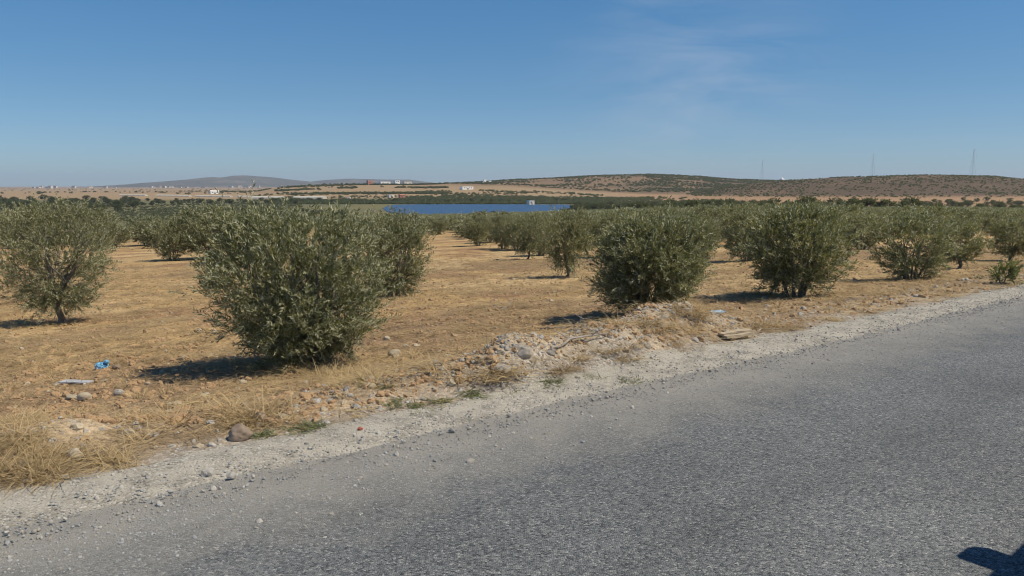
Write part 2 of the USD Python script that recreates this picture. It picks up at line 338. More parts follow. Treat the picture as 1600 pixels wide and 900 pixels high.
obj('asphalt_road', strip(uu, (lambda u: 0 * u - 3.2 - rA(u + 900), lambda u: EDGE_A + rA(u), 40), lambda x, y, U, V: 0.012 + .004 * n2(x, y, 3., 33) - .03 * sstep(EDGE_A - .25, EDGE_A + .12, V)), 'asphalt', smooth=True,
    label='worn grey asphalt road of coarse chippings running away to the right', category='road', kind='structure')
def shoulder_z(x, y, U, V):
    return ground(x, y, False) + .016 + .012 * n2(x, y, 5., 34) - .03 * sstep(EDGE_G - .1, EDGE_G + .25, V)
obj('gravel_shoulder', strip(uu, (lambda u: 0 * u + 3.7, lambda u: EDGE_G + .06 + rG(u), 26), shoulder_z), 'gravel_dirt', smooth=True,
    label='pale gravel shoulder between the asphalt and the dry field', category='road shoulder', kind='structure')


# ------------------------------------------------------------------ lake, mountains
mat('lake_water', {
    'geo': ('geometry', {}), 'm': ('mapping', {'scale': (.35, .9, 1.0)}), 'n': ('noise_texture', {'scale': 1.0, 'detail': 4.0}),
    'b': ('bump', {'strength': 1.0, 'distance': .9}), 'p': ('principled_bsdf', {'base_color': (.042, .088, .165), 'roughness': .35, 'specular_ior_level': .35}),
}, [('geo.position', 'm.vector'), ('m.vector', 'n.vector'), ('n.fac', 'b.height'), ('b.normal', 'p.normal')], 'p.BSDF')
def lake():
    px = [598, 602, 606, 640, 700, 760, 820, 880, 905, 915, 915, 890, 840, 760, 700, 640, 612, 606, 602, 598]
    py = [325, 323, 320.5, 319.3, 319, 319, 319.2, 319.6, 321, 325, 331, 334.5, 335.5, 336, 335.5, 335, 332.5, 330.5, 328, 326]
    from shapely.geometry import Polygon
    pts = []
    for i in range(len(px)):
        for t in (0, .25, .5, .75):
            a, b = px[i] + (px[(i + 1) % len(px)] - px[i]) * t, py[i] + (py[(i + 1) % len(px)] - py[i]) * t
            d = ray(a, b); k = (PLAIN + .3 - CAM_H) / d[2]; pts.append((d[0] * k, k))
    pts = np.array(pts) + np.stack([4 * n2(np.arange(len(pts)) * 1., np.zeros(len(pts)), .7, 41), 6 * n2(np.arange(len(pts)) * 1., np.zeros(len(pts)), .7, 42)], 1)
    m = trimesh.creation.extrude_polygon(Polygon(pts).buffer(0), .5, engine='earcut'); m.apply_translation([0, 0, PLAIN - .2])
    return m
obj('lake', lake(), 'lake_water', label='blue lake lying beyond the olive orchard', category='lake', kind='structure')

mat('far_rock', {'geo': ('geometry', {}), 'n': ('noise_texture', {'scale': .004, 'detail': 6.0, 'roughness': .65}),
    'r': ('rgb_ramp', {'ramp': [(.3, (.085, .085, .062)), (.55, (.135, .125, .095)), (.75, (.24, .20, .15))]}), 'p': ('principled_bsdf', {'roughness': 1.0, 'specular_ior_level': 0.0})},
    [('geo.position', 'n.vector'), ('n.fac', 'r.fac'), ('r.color', 'p.base_color')], 'p.BSDF')
def mountain(sky, Y0, depth, seed):
    X = np.arange(sky[0][0], sky[0][-1] + 1, 3.0); top = np.interp(X, *sky)
    k = np.linspace(-1, 1, 41)
    XX, K = np.meshgrid(X, k, indexing='ij'); y = Y0 + depth * K; x = (XX - 800) / FH * Y0
    h = np.maximum(CAM_H + (290 - top) / FH * Y0 - PLAIN + 2, 0)[:, None] * np.ones_like(K)
    prof_ = (1 - np.abs(K)) ** .8
    spur = n2(x, y * .35, 1 / 420., seed, 4)
    z = h * np.clip(prof_ * (1 + .55 * spur * (1 - prof_)) + .9 * spur * prof_ * (1 - prof_) * 2, 0, 1.04) + h * .06 * n2(x, y, 1 / 90., seed + 1) + PLAIN - 3
    n, m = x.shape; i, j = np.meshgrid(np.arange(n - 1), np.arange(m - 1), indexing='ij')
    q = np.stack([i * m + j, (i + 1) * m + j, (i + 1) * m + j + 1, i * m + j + 1], -1).reshape(-1, 4)
    return np.stack([x, y, z], -1).reshape(-1, 3), q
obj('mountain', mountain(([180, 215, 245, 275, 300, 325, 336, 348, 365, 385, 405, 430, 455, 480, 500, 540], [291, 289, 286, 283, 279.5, 277, 276.5, 278, 274.5, 274, 275.5, 277.5, 280.5, 283, 286, 291]), 9000, 1500, 51), 'far_rock', smooth=True,
    label='hazy grey blue mountain ridge far behind the plain on the left', category='mountain', kind='structure')
obj('mountain', mountain(([420, 470, 495, 520, 545, 570, 600, 640, 665, 700, 760], [291, 286, 282.5, 280.5, 279, 279.5, 280.5, 280.5, 284, 288, 291]), 9600, 1200, 52), 'far_rock', smooth=True,
    label='lower hazy mountain ridge behind the white buildings', category='mountain', kind='structure')

# ------------------------------------------------------------------ foliage
def leaf_look(name, dark, mid, pale, under, rough=.42):
    mat(name, {
        'geo': ('geometry', {}), 'oi': ('object_info', {}),
        'r': ('rgb_ramp', {'ramp': [(0.0, dark), (.45, mid), (.86, pale), (.955, pale), (.965, (.30, .23, .05)), (1.0, (.36, .24, .07))]}),
        'v': ('map_range', {'from_min': 0., 'from_max': 1., 'to_min': .80, 'to_max': 1.24}), 'sc': ('vector_math', {'math_type': 'scale'}),
        'bf': ('mix', {'color2': under}),
        'p': ('principled_bsdf', {'roughness': rough, 'specular_ior_level': .5}), 't': ('translucent_bsdf', {'color': (.32, .33, .10)}), 'mx': ('mix_closure', {'fac': .33}),
    }, [('geo.random_per_island', 'r.fac'), ('oi.random', 'v.value'), ('r.color', 'sc.vector1'), ('v.result', 'sc.scale'), ('sc.vector', 'bf.color1'), ('geo.backfacing', 'bf.fac'),
        ('bf.color', 'p.base_color'), ('p.BSDF', 'mx.closure1'), ('t.BSDF', 'mx.closure2')], 'mx.closure')
leaf_look('olive_leaf', (.115, .117, .045), (.225, .222, .092), (.360, .350, .180), (.44, .43, .28))
leaf_look('wild_leaf', (.024, .036, .014), (.040, .056, .022), (.064, .078, .034), (.07, .085, .045), .6)
leaf_look('scrub_leaf', (.045, .052, .026), (.068, .075, .038), (.10, .10, .055), (.09, .10, .06), .7)
leaf_look('weed_leaf', (.09, .115, .035), (.14, .165, .055), (.22, .21, .085), (.16, .18, .08), .6)
mat('olive_bark', {'geo': ('geometry', {}), 'n': ('noise_texture', {'scale': 30.0, 'detail': 4.0}), 'r': ('rgb_ramp', {'ramp': [(.3, (.10, .085, .065)), (.6, (.22, .185, .145)), (.8, (.30, .26, .21))]}),
    'b': ('bump', {'strength': .6, 'distance': .01}), 'p': ('principled_bsdf', {'roughness': .9})},
    [('geo.position', 'n.vector'), ('n.fac', 'r.fac'), ('r.color', 'p.base_color'), ('n.fac', 'b.height'), ('b.normal', 'p.normal')], 'p.BSDF')

def norm(a): return a / (np.linalg.norm(a, axis=-1, keepdims=True) + 1e-12)
def leaf_quads(pos, d, L, W, rng, up=.9):
    n = len(pos); d = norm(d)
    nr = norm(rng.normal(0, .75, (n, 3)) + np.array([0, 0, up]))
    s = norm(np.cross(d, nr)); nn = np.cross(s, d)
    L = L * rng.uniform(.7, 1.2, (n, 1)); W = W * rng.uniform(.75, 1.2, (n, 1))
    mid = pos + d * L * .45
    v = np.stack([pos, mid + s * W / 2 + nn * W * .12, pos + d * L - nn * L * .08, mid - s * W / 2 + nn * W * .12], 1).reshape(-1, 3)
    b = np.arange(n)[:, None] * 4
    return v, np.vstack([b + [0, 2, 1], b + [0, 3, 2]])
def envelope(t, kind):
    if kind == 'bush': return np.clip(.40 + 2.25 * t - 1.80 * t ** 2 - 1.0 * np.clip(t - .72, 0, 1) ** 1.15 * 1.7, .0, 1)
    if kind == 'vase': return np.clip(.30 + 2.05 * t - 1.60 * t ** 2 - .9 * np.clip(t - .8, 0, 1) * 1.6, .0, 1)
    return np.sqrt(np.clip(1 - (2 * t - 1) ** 2, 0, 1)) * .98 + .02                              # round
def crown(rng, H, z0, R, n_shoots, per, leaf, wide, kind='bush', lean=(0, 0), clump=70, shoot=.30, spread=.22, lobes=.30, seed=0, depth=.52):
    """Leafy shoots in clumps inside an uneven envelope; each leaf is its own little blade."""
    c = []
    while len(c) < clump:
        t = rng.uniform(.02, .97); a = rng.uniform(0, 2 * np.pi); q = rng.uniform(0, 1) ** depth
        lob = 1 + lobes * 2 * (meshkit.fbm(np.array([[math.cos(a) * 1.3, math.sin(a) * 1.3, t * 2.2]]) + 3, 3, seed)[0] - .5)
        rad = R * envelope(t, kind) * q * lob
        c.append((rad * math.cos(a) + lean[0] * t, rad * math.sin(a) + lean[1] * t, z0 + (H - z0) * t * .97))
    c = np.array(c); k = rng.integers(0, clump, n_shoots)
    base = c[k] + rng.normal(0, spread, (n_shoots, 3)) * R * np.array([1, 1, .8])
    base[:, 2] = np.clip(base[:, 2], z0 * .55 + .03, H)
    mid = np.array([lean[0] * .5, lean[1] * .5, z0 + (H - z0) * .30])
    out = norm((base - mid) * [1, 1, .7])
    d = norm(out * .75 + np.array([0, 0, .75]) + rng.normal(0, .42, (n_shoots, 3)))
    L = shoot * rng.uniform(.55, 1.25, (n_shoots, 1))
    long_ = (rng.random((n_shoots, 1)) < .10) & (d[:, 2:] > .35); L = np.where(long_, L * 1.75, L)
    # leaves in pairs along each shoot, which droops a little
    tt = (np.arange(per) + .5) / per
    droop = np.array([0, 0, -1.0]) * rng.uniform(0, .55, (n_shoots, 1, 1)) * (L[:, None] * tt[None, :, None] ** 2)
    pos = base[:, None] + d[:, None] * (L[:, None] * tt[None, :, None]) + droop
    side = norm(np.cross(d, rng.normal(0, 1, (n_shoots, 3))))[:, None] * np.where(np.arange(per) % 2, 1, -1)[None, :, None]
    rot = norm(side + rng.normal(0, .5, (n_shoots, per, 3)))
    ld = norm(d[:, None] * .85 + rot * .75)
    return leaf_quads(pos.reshape(-1, 3), ld.reshape(-1, 3), leaf, wide, rng), c
def stems(rng, H, z0, R, n, r0, trunk_h=0., lean=(0, 0), targets=None):
    """One list of (vertices, faces): trunk (if any) first, then one mesh per stem with its branchlets."""
    out = []
    fork = np.array([0, 0, trunk_h])
    if trunk_h > 0:
        q = np.linspace(0, 1, 7)[:, None]; p = q * fork + np.stack([.05 * np.sin(q[:, 0] * 4), .04 * np.cos(q[:, 0] * 5) - .04, 0 * q[:, 0]], 1)
        p[0, 2] = -.12
        fork = p[-1]; out.append(tube(p, r0 * np.array([1.7, 1.25, 1.05, .98, .95, 1.0, .95]), 8))
    for i in range(n):
        a = 2 * np.pi * (i + rng.uniform(-.3, .3)) / n
        tip = np.array([math.cos(a) * R * rng.uniform(.35, .75) + lean[0] * .8, math.sin(a) * R * rng.uniform(.35, .75) + lean[1] * .8, z0 + (H - z0) * rng.uniform(.55, .85)])
        b0 = fork + (np.array([math.cos(a), math.sin(a), 0]) * .05 if trunk_h > 0 else np.array([math.cos(a) * .10, math.sin(a) * .10, -.08]))
        if trunk_h > 0: b0 = fork - [0, 0, .03]
        t = np.linspace(0, 1, 8)[:, None]
        p = b0 + (tip - b0) * np.concatenate([t ** 1.0, t ** 1.0, t ** .85], 1) + rng.normal(0, .018, (8, 3)) * t * (H / 1.7)
        rs = r0 * (.62 if trunk_h > 0 else .55) * np.linspace(1, .22, 8)
        ps = [tube(p, rs, 6)]
        for j in range(5):
            s = p[rng.integers(2, 7)]
            e = targets[rng.integers(len(targets))] if targets is not None else s + rng.normal(0, .3, 3)
            dd = e - s; ln = np.linalg.norm(dd); e = s + dd / ln * min(ln, .45 * H)
            q = np.linspace(0, 1, 4)[:, None]
            ps.append(tube(s + (e - s) * q + rng.normal(0, .02, (4, 3)) * q, np.linspace(.011, .004, 4) * (H / 1.7), 4))
        out.append(join(ps))
    return out
def build_olive(parent, seed, H, R, z0, n_shoots, per=34, leaf=.058, wide=.0135, kind='bush', n_stems=6, r0=.055, trunk_h=0., lean=(0, 0), split=True, **kw):
    rng = np.random.default_rng(seed)
    cr, targets = crown(rng, H, z0, R, n_shoots, per, leaf, wide, kind, lean, seed=seed, **kw)
    st = stems(rng, H, z0, R, n_stems, r0, trunk_h, lean, targets)
    if trunk_h > 0: obj('trunk', st[0], 'olive_bark', parent, smooth=True); st = st[1:]
    if split:
        for s in st: obj('stem', s, 'olive_bark', parent, smooth=True)
    else: obj('trunk' if trunk_h <= 0 else 'limbs', join(st), 'olive_bark', parent)
    obj('crown', cr, 'olive_leaf', parent)

taken = []                                                  # (x, y) of the trees already standing
def spot(px, py):
    p = at(px, py); taken.append(p[:2]); return p
def size(px, base, top, width):
    """Real height and radius of a thing that stands at a pixel of the photograph."""
    p = at(px, base, True); dep = proj(p)[2]
    return p, (base - top) / F * dep * 1.005, width / 2 / F * dep
OG = 'olive trees of the orchard'
# the five nearest, each its own
p, H, R = size(478, 573, 322, 292); taken.append(p[:2])
t = thing('olive_bush', 'biggest dense olive bush, nearest the camera beside the gravel shoulder', 'olive bush', p - [0, 0, .02], group=OG)
build_olive(t, 101, H * .925, R * .83, .14, 3000, 26, .050, .0112, 'bush', 8, .060, clump=230, spread=.12, lean=(-.12, .0), lobes=.18, depth=.45, shoot=.21)
p = np.array([(1010 - 800) / FH * 11.0, 11.0, 0.]); p[2] = ground(p[:1], p[1:2])[0]; q = proj(p); H, R = (q[1] - 334) / F * q[2], 96 / F * q[2]; taken.append(p[:2])
t = thing('olive_bush', 'rounded olive bush with pale shoots standing behind the gravel mound', 'olive bush', p - [0, 0, .02], group=OG)
build_olive(t, 102, H * .92, R * .75, .12, 2500, 25, .052, .0122, 'bush', 7, .055, clump=200, spread=.12, lean=(.20, 0), lobes=.22, depth=.48, shoot=.23)
p, H, R = size(95, 505, 310, 205); taken.append(p[:2])
t = thing('olive_tree', 'airy olive tree with a bare forked trunk and drooping twigs at the left edge', 'olive tree', p - [0, 0, .02], group=OG)
build_olive(t, 103, H * .95, R * .82, .34, 1900, 24, .058, .0135, 'vase', 5, .062, trunk_h=.42, clump=150, spread=.12, lobes=.36, depth=.55, shoot=.25)
p, H, R = size(1243, 463, 322, 150); taken.append(p[:2])
t = thing('olive_bush', 'broad many-stemmed olive bush right of the mound, its stems showing below', 'olive bush', p - [0, 0, .02], group=OG)
build_olive(t, 104, H * .94, R * 1.05, .22, 1500, 24, .064, .0155, 'vase', 8, .055, clump=170, spread=.13, lobes=.22, depth=.5, shoot=.24)
p, H, R = size(615, 464, 326, 118); taken.append(p[:2])
t = thing('olive_bush', 'tall olive bush half hidden behind the right side of the biggest bush', 'olive bush', p - [0, 0, .02], group=OG)
build_olive(t, 105, H * .92, R * .9, .16, 1300, 24, .064, .0155, 'bush', 6, .05, clump=140, spread=.13, lobes=.2, shoot=.24)
# three airy kinds and three dense ones for the rest, one metre of crown radius to 1.7 m of height
kinds = []
for i, (kd, th, sh_, lob, nst) in enumerate([('vase', .34, 760, .36, 4), ('vase', .28, 900, .28, 5), ('bush', 0, 1000, .22, 6), ('bush', 0, 950, .26, 6), ('vase', .22, 850, .3, 5)]):
    c = class_prim('olive_kind_%d' % (i + 1))
    build_olive(c, 200 + i, 1.6, .78, .18 if kd == 'bush' else .30, sh_, 18, .076, .020, kd, nst, .05, trunk_h=th, split=(i < 2), clump=120, spread=.13, lobes=lob, shoot=.24)
    kinds.append(c)
def place_olive(px, base, top, width, kind, label, name='olive_tree', cat='olive tree', rz=0.):
    p, H, R = size(px, base, top, width); taken.append(p[:2])
    instance(kinds[kind], name, label, cat, p - [0, 0, .02], rz, (R / .86, R / .86, H / 1.78), OG)
place_olive(885, 433, 322, 84, 0, 'olive tree with a bare V-shaped trunk in the open ground left of the rounded bush', rz=.4)
place_olive(825, 405, 334, 60, 1, 'small olive tree on a short forked trunk, in front of the lake', rz=2.0)
place_olive(747, 384, 335, 44, 2, 'small dark olive bush at the left end of the row before the lake', 'olive_bush', 'olive bush', 1.)
place_olive(786, 389, 334, 40, 3, 'small olive bush between the dark bush and the forked olive tree before the lake', 'olive_bush', 'olive bush', 3.)
place_olive(1422, 436, 328, 124, 3, 'olive bush right of the broad many-stemmed bush, its foliage reaching the ground', 'olive_bush', 'olive bush', .7)
place_olive(1497, 421, 338, 84, 4, 'olive tree on two short stems near the road, right of centre of the right-hand row', rz=1.4)
place_olive(1580, 408, 340, 76, 1, 'olive tree cut by the right edge of the picture', rz=2.6)
place_olive(270, 407, 338, 62, 3, 'small round olive bush in the left alley, between the airy tree and the biggest bush', 'olive_bush', 'olive bush', .2)
place_olive(229, 384, 335, 52, 2, 'smaller round olive bush farther up the left alley', 'olive_bush', 'olive bush', 1.9)
place_olive(333, 404, 316, 92, 2, 'taller olive bush behind the left side of the biggest bush', 'olive_bush', 'olive bush', 2.2)
place_olive(1166, 408, 326, 84, 3, 'olive bush behind the left side of the broad many-stemmed bush', 'olive_bush', 'olive bush', 4.)
place_olive(1090, 396, 335, 70, 2, 'olive bush peeping out behind the right side of the rounded bush', 'olive_bush', 'olive bush', 5.)
place_olive(955, 402, 331, 84, 4, 'olive tree showing above the left side of the rounded bush', rz=2.)
place_olive(1345, 390, 334, 74, 3, 'olive bush in the gap right of the broad many-stemmed bush', 'olive_bush', 'olive bush', 3.3)
place_olive(686, 366, 338, 30, 2, 'little bright olive bush left of the bare alley before the lake', 'olive_bush', 'olive bush', 1.3)
place_olive(764, 379, 337, 42, 2, 'small olive bush close behind the pair of bushes before the lake', 'olive_bush', 'olive bush', .3)
place_olive(846, 399, 334, 56, 3, 'olive bush between the forked olive tree and the bare V-shaped trunk', 'olive_bush', 'olive bush', 2.)
place_olive(806, 391, 335, 46, 2, 'olive bush close behind the left side of the forked olive tree', 'olive_bush', 'olive bush', 5.)
place_olive(915, 399, 331, 64, 4, 'olive tree just behind the crown with the bare V-shaped trunk, right of it', rz=.9)
place_olive(30, 388, 322, 80, 2, 'olive bush behind the airy tree at the left edge', 'olive_bush', 'olive bush', 1.3)
place_olive(150, 392, 326, 66, 3, 'olive bush just behind the right side of the airy tree', 'olive_bush', 'olive bush', 4.3)

# the rest of the orchard: rows about five metres apart, running with the road
rng = np.random.default_rng(7)
rows = []
for vi in range(0, 68):
    for ui in range(-76, 108):
        u, v = ui * 4.6 + (vi % 2) * 2.3, 15.5 + vi * 4.8
        x, y = xy(u, v); x += rng.normal(0, .35); y += rng.normal(0, .35)
        if y < 17 or y > 330: continue
        p = np.array([x, y, float(ground(np.array([x]), np.array([y]), False)[0])]); X, Yp, dep = proj(p)
        if X < -90 or X > 1690: continue
        if Yp > 389: continue
        if 625 < X < 930 and Yp > 374: continue
        if (696 < X < 722 and Yp > 361) or (198 < X < 224 and Yp > 366) or (1122 < X < 1142 and Yp > 372): continue
        if 1240 < X and Yp > 378: continue
        if min(math.hypot(x - a[0], y - a[1]) for a in taken) < 3.2: continue
        if rng.random() < .05: continue
        rows.append((p, dep))
rows.sort(key=lambda q: q[1])
far_mesh = []
for i in range(4):
    r_ = np.random.default_rng(300 + i)
    cr, tg = crown(r_, 1.55, .22, .74, 330, 11, .14, .046, ('vase', 'bush')[i % 2], clump=42, spread=.17, lobes=.35, seed=300 + i)
    st = stems(r_, 1.7, .25, .74, 4, .05, .25 if i % 2 == 0 else 0, targets=tg)
    far_mesh.append((cr, join(st)))
    c = class_prim('far_olive_kind_%d' % (i + 1)); obj('trunk', far_mesh[-1][1], 'olive_bark', c); obj('crown', cr, 'olive_leaf', c)
    kinds.append(c)
single = rows[:290]; rest = rows[290:]
landmarks = [(478, 'the biggest near bush'), (1000, 'the rounded bush by the mound'), (95, 'the airy left tree'), (1243, 'the broad many-stemmed bush'), (615, 'the bush half hidden by the biggest one'), (885, 'the tree with the bare V-shaped trunk'),
             (825, 'the small forked tree before the lake'), (1420, 'the leafy bush right of the many-stemmed one'), (1497, 'the two-stemmed tree near the road'), (1580, 'the tree at the right edge'), (270, 'the small round bush in the left alley'), (1166, 'the bush left of the many-stemmed one')]
told = {}
for i_, (p, dep) in enumerate(single[:90]):
    X = proj(p)[0]; lx, ref = min(landmarks, key=lambda q: abs(q[0] - X))
    where = 'nearest crowded-row olive just left of %s' if X < lx - 14 else 'nearest crowded-row olive just right of %s' if X > lx + 14 else 'nearest crowded-row olive straight behind %s'
    if where % ref not in told.values(): told[i_] = where % ref
for i_, (p, dep) in enumerate(single):
    X = proj(p)[0]; k = int(rng.integers(0, 5)) if dep < 55 else int(rng.integers(5, 9)); s = rng.uniform(.95, 1.3)
    side = 'left of the bare alley' if X < 700 else 'right of the bare alley' if X < 1240 else 'behind the broad many-stemmed bush and beyond'
    instance(kinds[k], 'olive_tree', told.get(i_, 'grey-green olive tree in the crowded rows %s' % side), 'olive tree', p - [0, 0, .03], rng.uniform(0, 6.28),
             (s * rng.uniform(1.0, 1.5), s * rng.uniform(1.0, 1.5), s * rng.uniform(.9, 1.15)), 'crowded olive rows ' + side)
if rest:
    P = np.array([q[0] for q in rest]); n = len(P); s = rng.uniform(.95, 1.35, n)
    scatter('olive_grove', [[('trunk', b, 'olive_bark'), ('crown', a, 'olive_leaf')] for a, b in far_mesh], P - [0, 0, .03], rng.integers(0, 4, n), rng.uniform(0, 6.28, n),
            np.stack([s * 1.6, s * 1.6, s * 1.05], 1), label='far olive trees merging into one grey-green band before the lake', category='olive grove', kind='stuff')

# ------------------------------------------------------------------ wild trees and shrubs behind the orchard
wild = []
for i in range(4):
    c = class_prim('wild_kind_%d' % (i + 1)); r_ = np.random.default_rng(400 + i)
    cr, tg = crown(r_, 4.0, .5, 2.3, 420, 9, .34, .16, 'round' if i % 2 else 'bush', clump=50, spread=.14, lobes=.5, shoot=.7, seed=400 + i)
    st = stems(r_, 4.0, .8, 2.0, 4, .14, .7, targets=tg)
    obj('trunk', st[0], 'olive_bark', c); obj('limbs', join(st[1:]), 'olive_bark', c); obj('crown', cr, 'wild_leaf', c); wild.append(c)
def wild_belt(n, x0, x1, ys, h0, h1, label, group, seed, step=1.0):
    r_ = np.random.default_rng(seed)
    for k in range(n):
        px = x0 + (x1 - x0) * (k + r_.uniform(0, 1)) / n; py = r_.uniform(*ys(px))
        p = at(px, py, False); s = r_.uniform(h0, h1) / 4.0
        instance(wild[int(r_.integers(0, 4))], 'wild_tree', label, 'tree', p - [0, 0, .1], r_.uniform(0, 6.28), (s * r_.uniform(.95, 1.5), s * r_.uniform(.95, 1.5), s), group)
wild_belt(60, 895, 1160, lambda x: (321, 334), 3.0, 5.5, 'dark green tree of the belt right of the lake', 'dark trees right of the lake', 61)
wild_belt(60, 1130, 1640, lambda x: (319, 333), 3.0, 5.5, 'dark green tree of the belt below the scrubby right hill', 'dark trees below the right hill', 62)
wild_belt(20, 1400, 1640, lambda x: (313, 321), 2.8, 4.4, 'taller green tree at the foot of the right hill near the right edge', 'taller trees at the foot of the right hill', 63)
wild_belt(62, -20, 215, lambda x: (311, 332), 4.0, 6.5, 'dark green tree of the belt behind the airy left olive', 'dark trees behind the airy left olive', 64)
wild_belt(38, 195, 480, lambda x: (314, 321), 3.0, 5.0, 'dark tree in the line below the thin pale greenhouse row', 'dark trees below the thin greenhouse row', 65)
wild_belt(16, 395, 545, lambda x: (331, 338), 2.2, 3.6, 'dark tree of the thicket rising behind the biggest bush', 'thicket behind the biggest bush', 66)
wild_belt(30, 480, 900, lambda x: (314.5, 318), 2.5, 4.5, 'dark tree along the far shore of the lake', 'dark trees on the far shore', 67)
wild_belt(1, 771, 772, lambda x: (339, 339.5), 2.6, 2.7, 'round dark tree standing against the blue lake', '', 68)

def blob(seed, n=26):
    """A far shrub: a loose ball of leafy scraps."""
    r_ = np.random.default_rng(seed)
    d = norm(r_.normal(0, 1, (n * 3, 3))); pos = d * r_.uniform(.35, 1, (n * 3, 1)) * [.9, .9, .62] + [0, 0, .55]
    pos = pos[pos[:, 2] > .02]
    return leaf_quads(pos, norm(d[:len(pos)] + r_.normal(0, .6, (len(pos), 3))), .62, .42, r_)
blobs = [[('leaves', blob(500 + i), 'scrub_leaf')] for i in range(4)]
def shrubs(name, n, fx, keep, s0, s1, seed, label, dark=False):
    r_ = np.random.default_rng(seed); P = []
    X, Y = fx(r_, n); x = (X - 800) / FH * Y
    z = ground(x, Y, False); ok = keep(x, Y, X, r_)
    x, Y, z = x[ok], Y[ok], z[ok]; m = len(x); s = r_.uniform(s0, s1, m)
    pr = blobs if not dark else [[('leaves', b[0][1], 'wild_leaf')] for b in blobs]
    scatter(name, pr, np.stack([x, Y, z - .05], 1), r_.integers(0, 4, m), r_.uniform(0, 6.28, m), np.stack([s * r_.uniform(1, 1.5, m), s * r_.uniform(1, 1.5, m), s], 1), label=label, category='shrubs', kind='stuff')
shrubs('hillside_scrub', 9000, lambda r, n: (r.uniform(1040, 1700, n), r.uniform(830, 1300, n)), lambda x, y, X, r: (hill(x, y, SK_B, 780, 1220, 900) > 6) & (n2(x, y, 1 / 45., 71) + r.uniform(-.22, .22, len(x)) > .0), .5, 1.25, 71, 'low scrub dotted over the right-hand hill')
shrubs('ridge_scrub', 12000, lambda r, n: (r.uniform(640, 1420, n), r.uniform(1250, 2000, n)), lambda x, y, X, r: (hill(x, y, SK_A, 1150, 1950, 1500) > 8) & ((n2(x, y, 1 / 70., 72) + r.uniform(-.15, .15, len(x)) > .05) | (y > 1860) | (X > 1010) & (n2(x, y, 1 / 70., 72) > -.1)), 1.0, 2.2, 72, 'olive trees and scrub in patches over the far ridge', True)
shrubs('grove_slope', 13000, lambda r, n: (r.uniform(430, 1120, n), r.uniform(830, 1250, n)), lambda x, y, X, r: (n2(x, y, 1 / 60., 73) + r.uniform(-.2, .2, len(x)) + .16 * sstep(600, 680, X) - .26 * (y > 1120) + .16 * (y < 900) - .34 * sstep(830, 1080, X) > .02), .9, 1.9, 73, 'scattered olive trees and scrub on the slope beyond the lake', True)
shrubs('slope_hedges', 1500, lambda r, n: (r.uniform(430, 700, n), r.choice([1190., 1330., 1480.], n) + r.normal(0, 8, n)), lambda x, y, X, r: n2(x, y, 1 / 90., 74) > -.05, 1.2, 2.2, 74, 'dark hedge lines across the tan slope beyond the lake', True)
shrubs('marsh_scrub', 9000, lambda r, n: (r.uniform(-60, 640, n), r.uniform(340, 900, n)), lambda x, y, X, r: (n2(x, y, 1 / 40., 75) + r.uniform(-.15, .15, len(x)) > .0) & ~((X > 470) & (y > 500) & (y < 840)), .5, 1.1, 75, 'low green scrub over the flats left of the lake')
shrubs('plain_scrub', 4200, lambda r, n: (r.uniform(-60, 640, n), np.exp(r.uniform(math.log(950), math.log(5200), n))), lambda x, y, X, r: (n2(x, y, 1 / 180., 76) + r.uniform(-.1, .1, len(x)) > .12) | ((X > 330) & (y > 1500) & (y < 1900)), 1.0, 2.4, 76, 'far dark bushes dotted over the tan plain on the left', True)
shrubs('belt_undergrowth', 8000, lambda r, n: (r.uniform(880, 1690, n), r.uniform(330, 640, n)), lambda x, y, X, r: n2(x, y, 1 / 30., 77) + r.uniform(-.2, .2, len(x)) > -.04, .6, 1.4, 77, 'green undergrowth between the orchard and the right-hand hill')
# ------------------------------------------------------------------ buildings, walls, masts
def plain(name, col, rough=.85, noise=0.0, scale=3.0, **kw):
    if noise:
        lo, hi = tuple(c * (1 - noise) for c in col), tuple(min(1, c * (1 + noise)) for c in col)
        mat(name, {'geo': ('geometry', {}), 'n': ('noise_texture', {'scale': scale, 'detail': 5.0, 'roughness': .65}), 'r': ('rgb_ramp', {'ramp': [(.3, lo), (.7, hi)]}),
                   'b': ('bump', {'strength': .4, 'distance': .02}), 'p': ('principled_bsdf', {'roughness': rough, **kw})},
            [('geo.position', 'n.vector'), ('n.fac', 'r.fac'), ('r.color', 'p.base_color'), ('n.fac', 'b.height'), ('b.normal', 'p.normal')], 'p.BSDF')
    else: mat(name, {'p': ('principled_bsdf', {'base_color': col, 'roughness': rough, **kw})}, [], 'p.BSDF')
plain('white_render', (.86, .83, .77)); plain('cream_render', (.66, .60, .50)); plain('pink_render', (.46, .22, .16)); plain('brick_red', (.42, .19, .12))
plain('roof_grey', (.40, .38, .35)); plain('dark_opening', (.03, .035, .04), .3); plain('roof_tile', (.42, .18, .11)); plain('film', (.50, .46, .38), .8, .12, .05); plain('galvanised', (.52, .56, .60), .6)
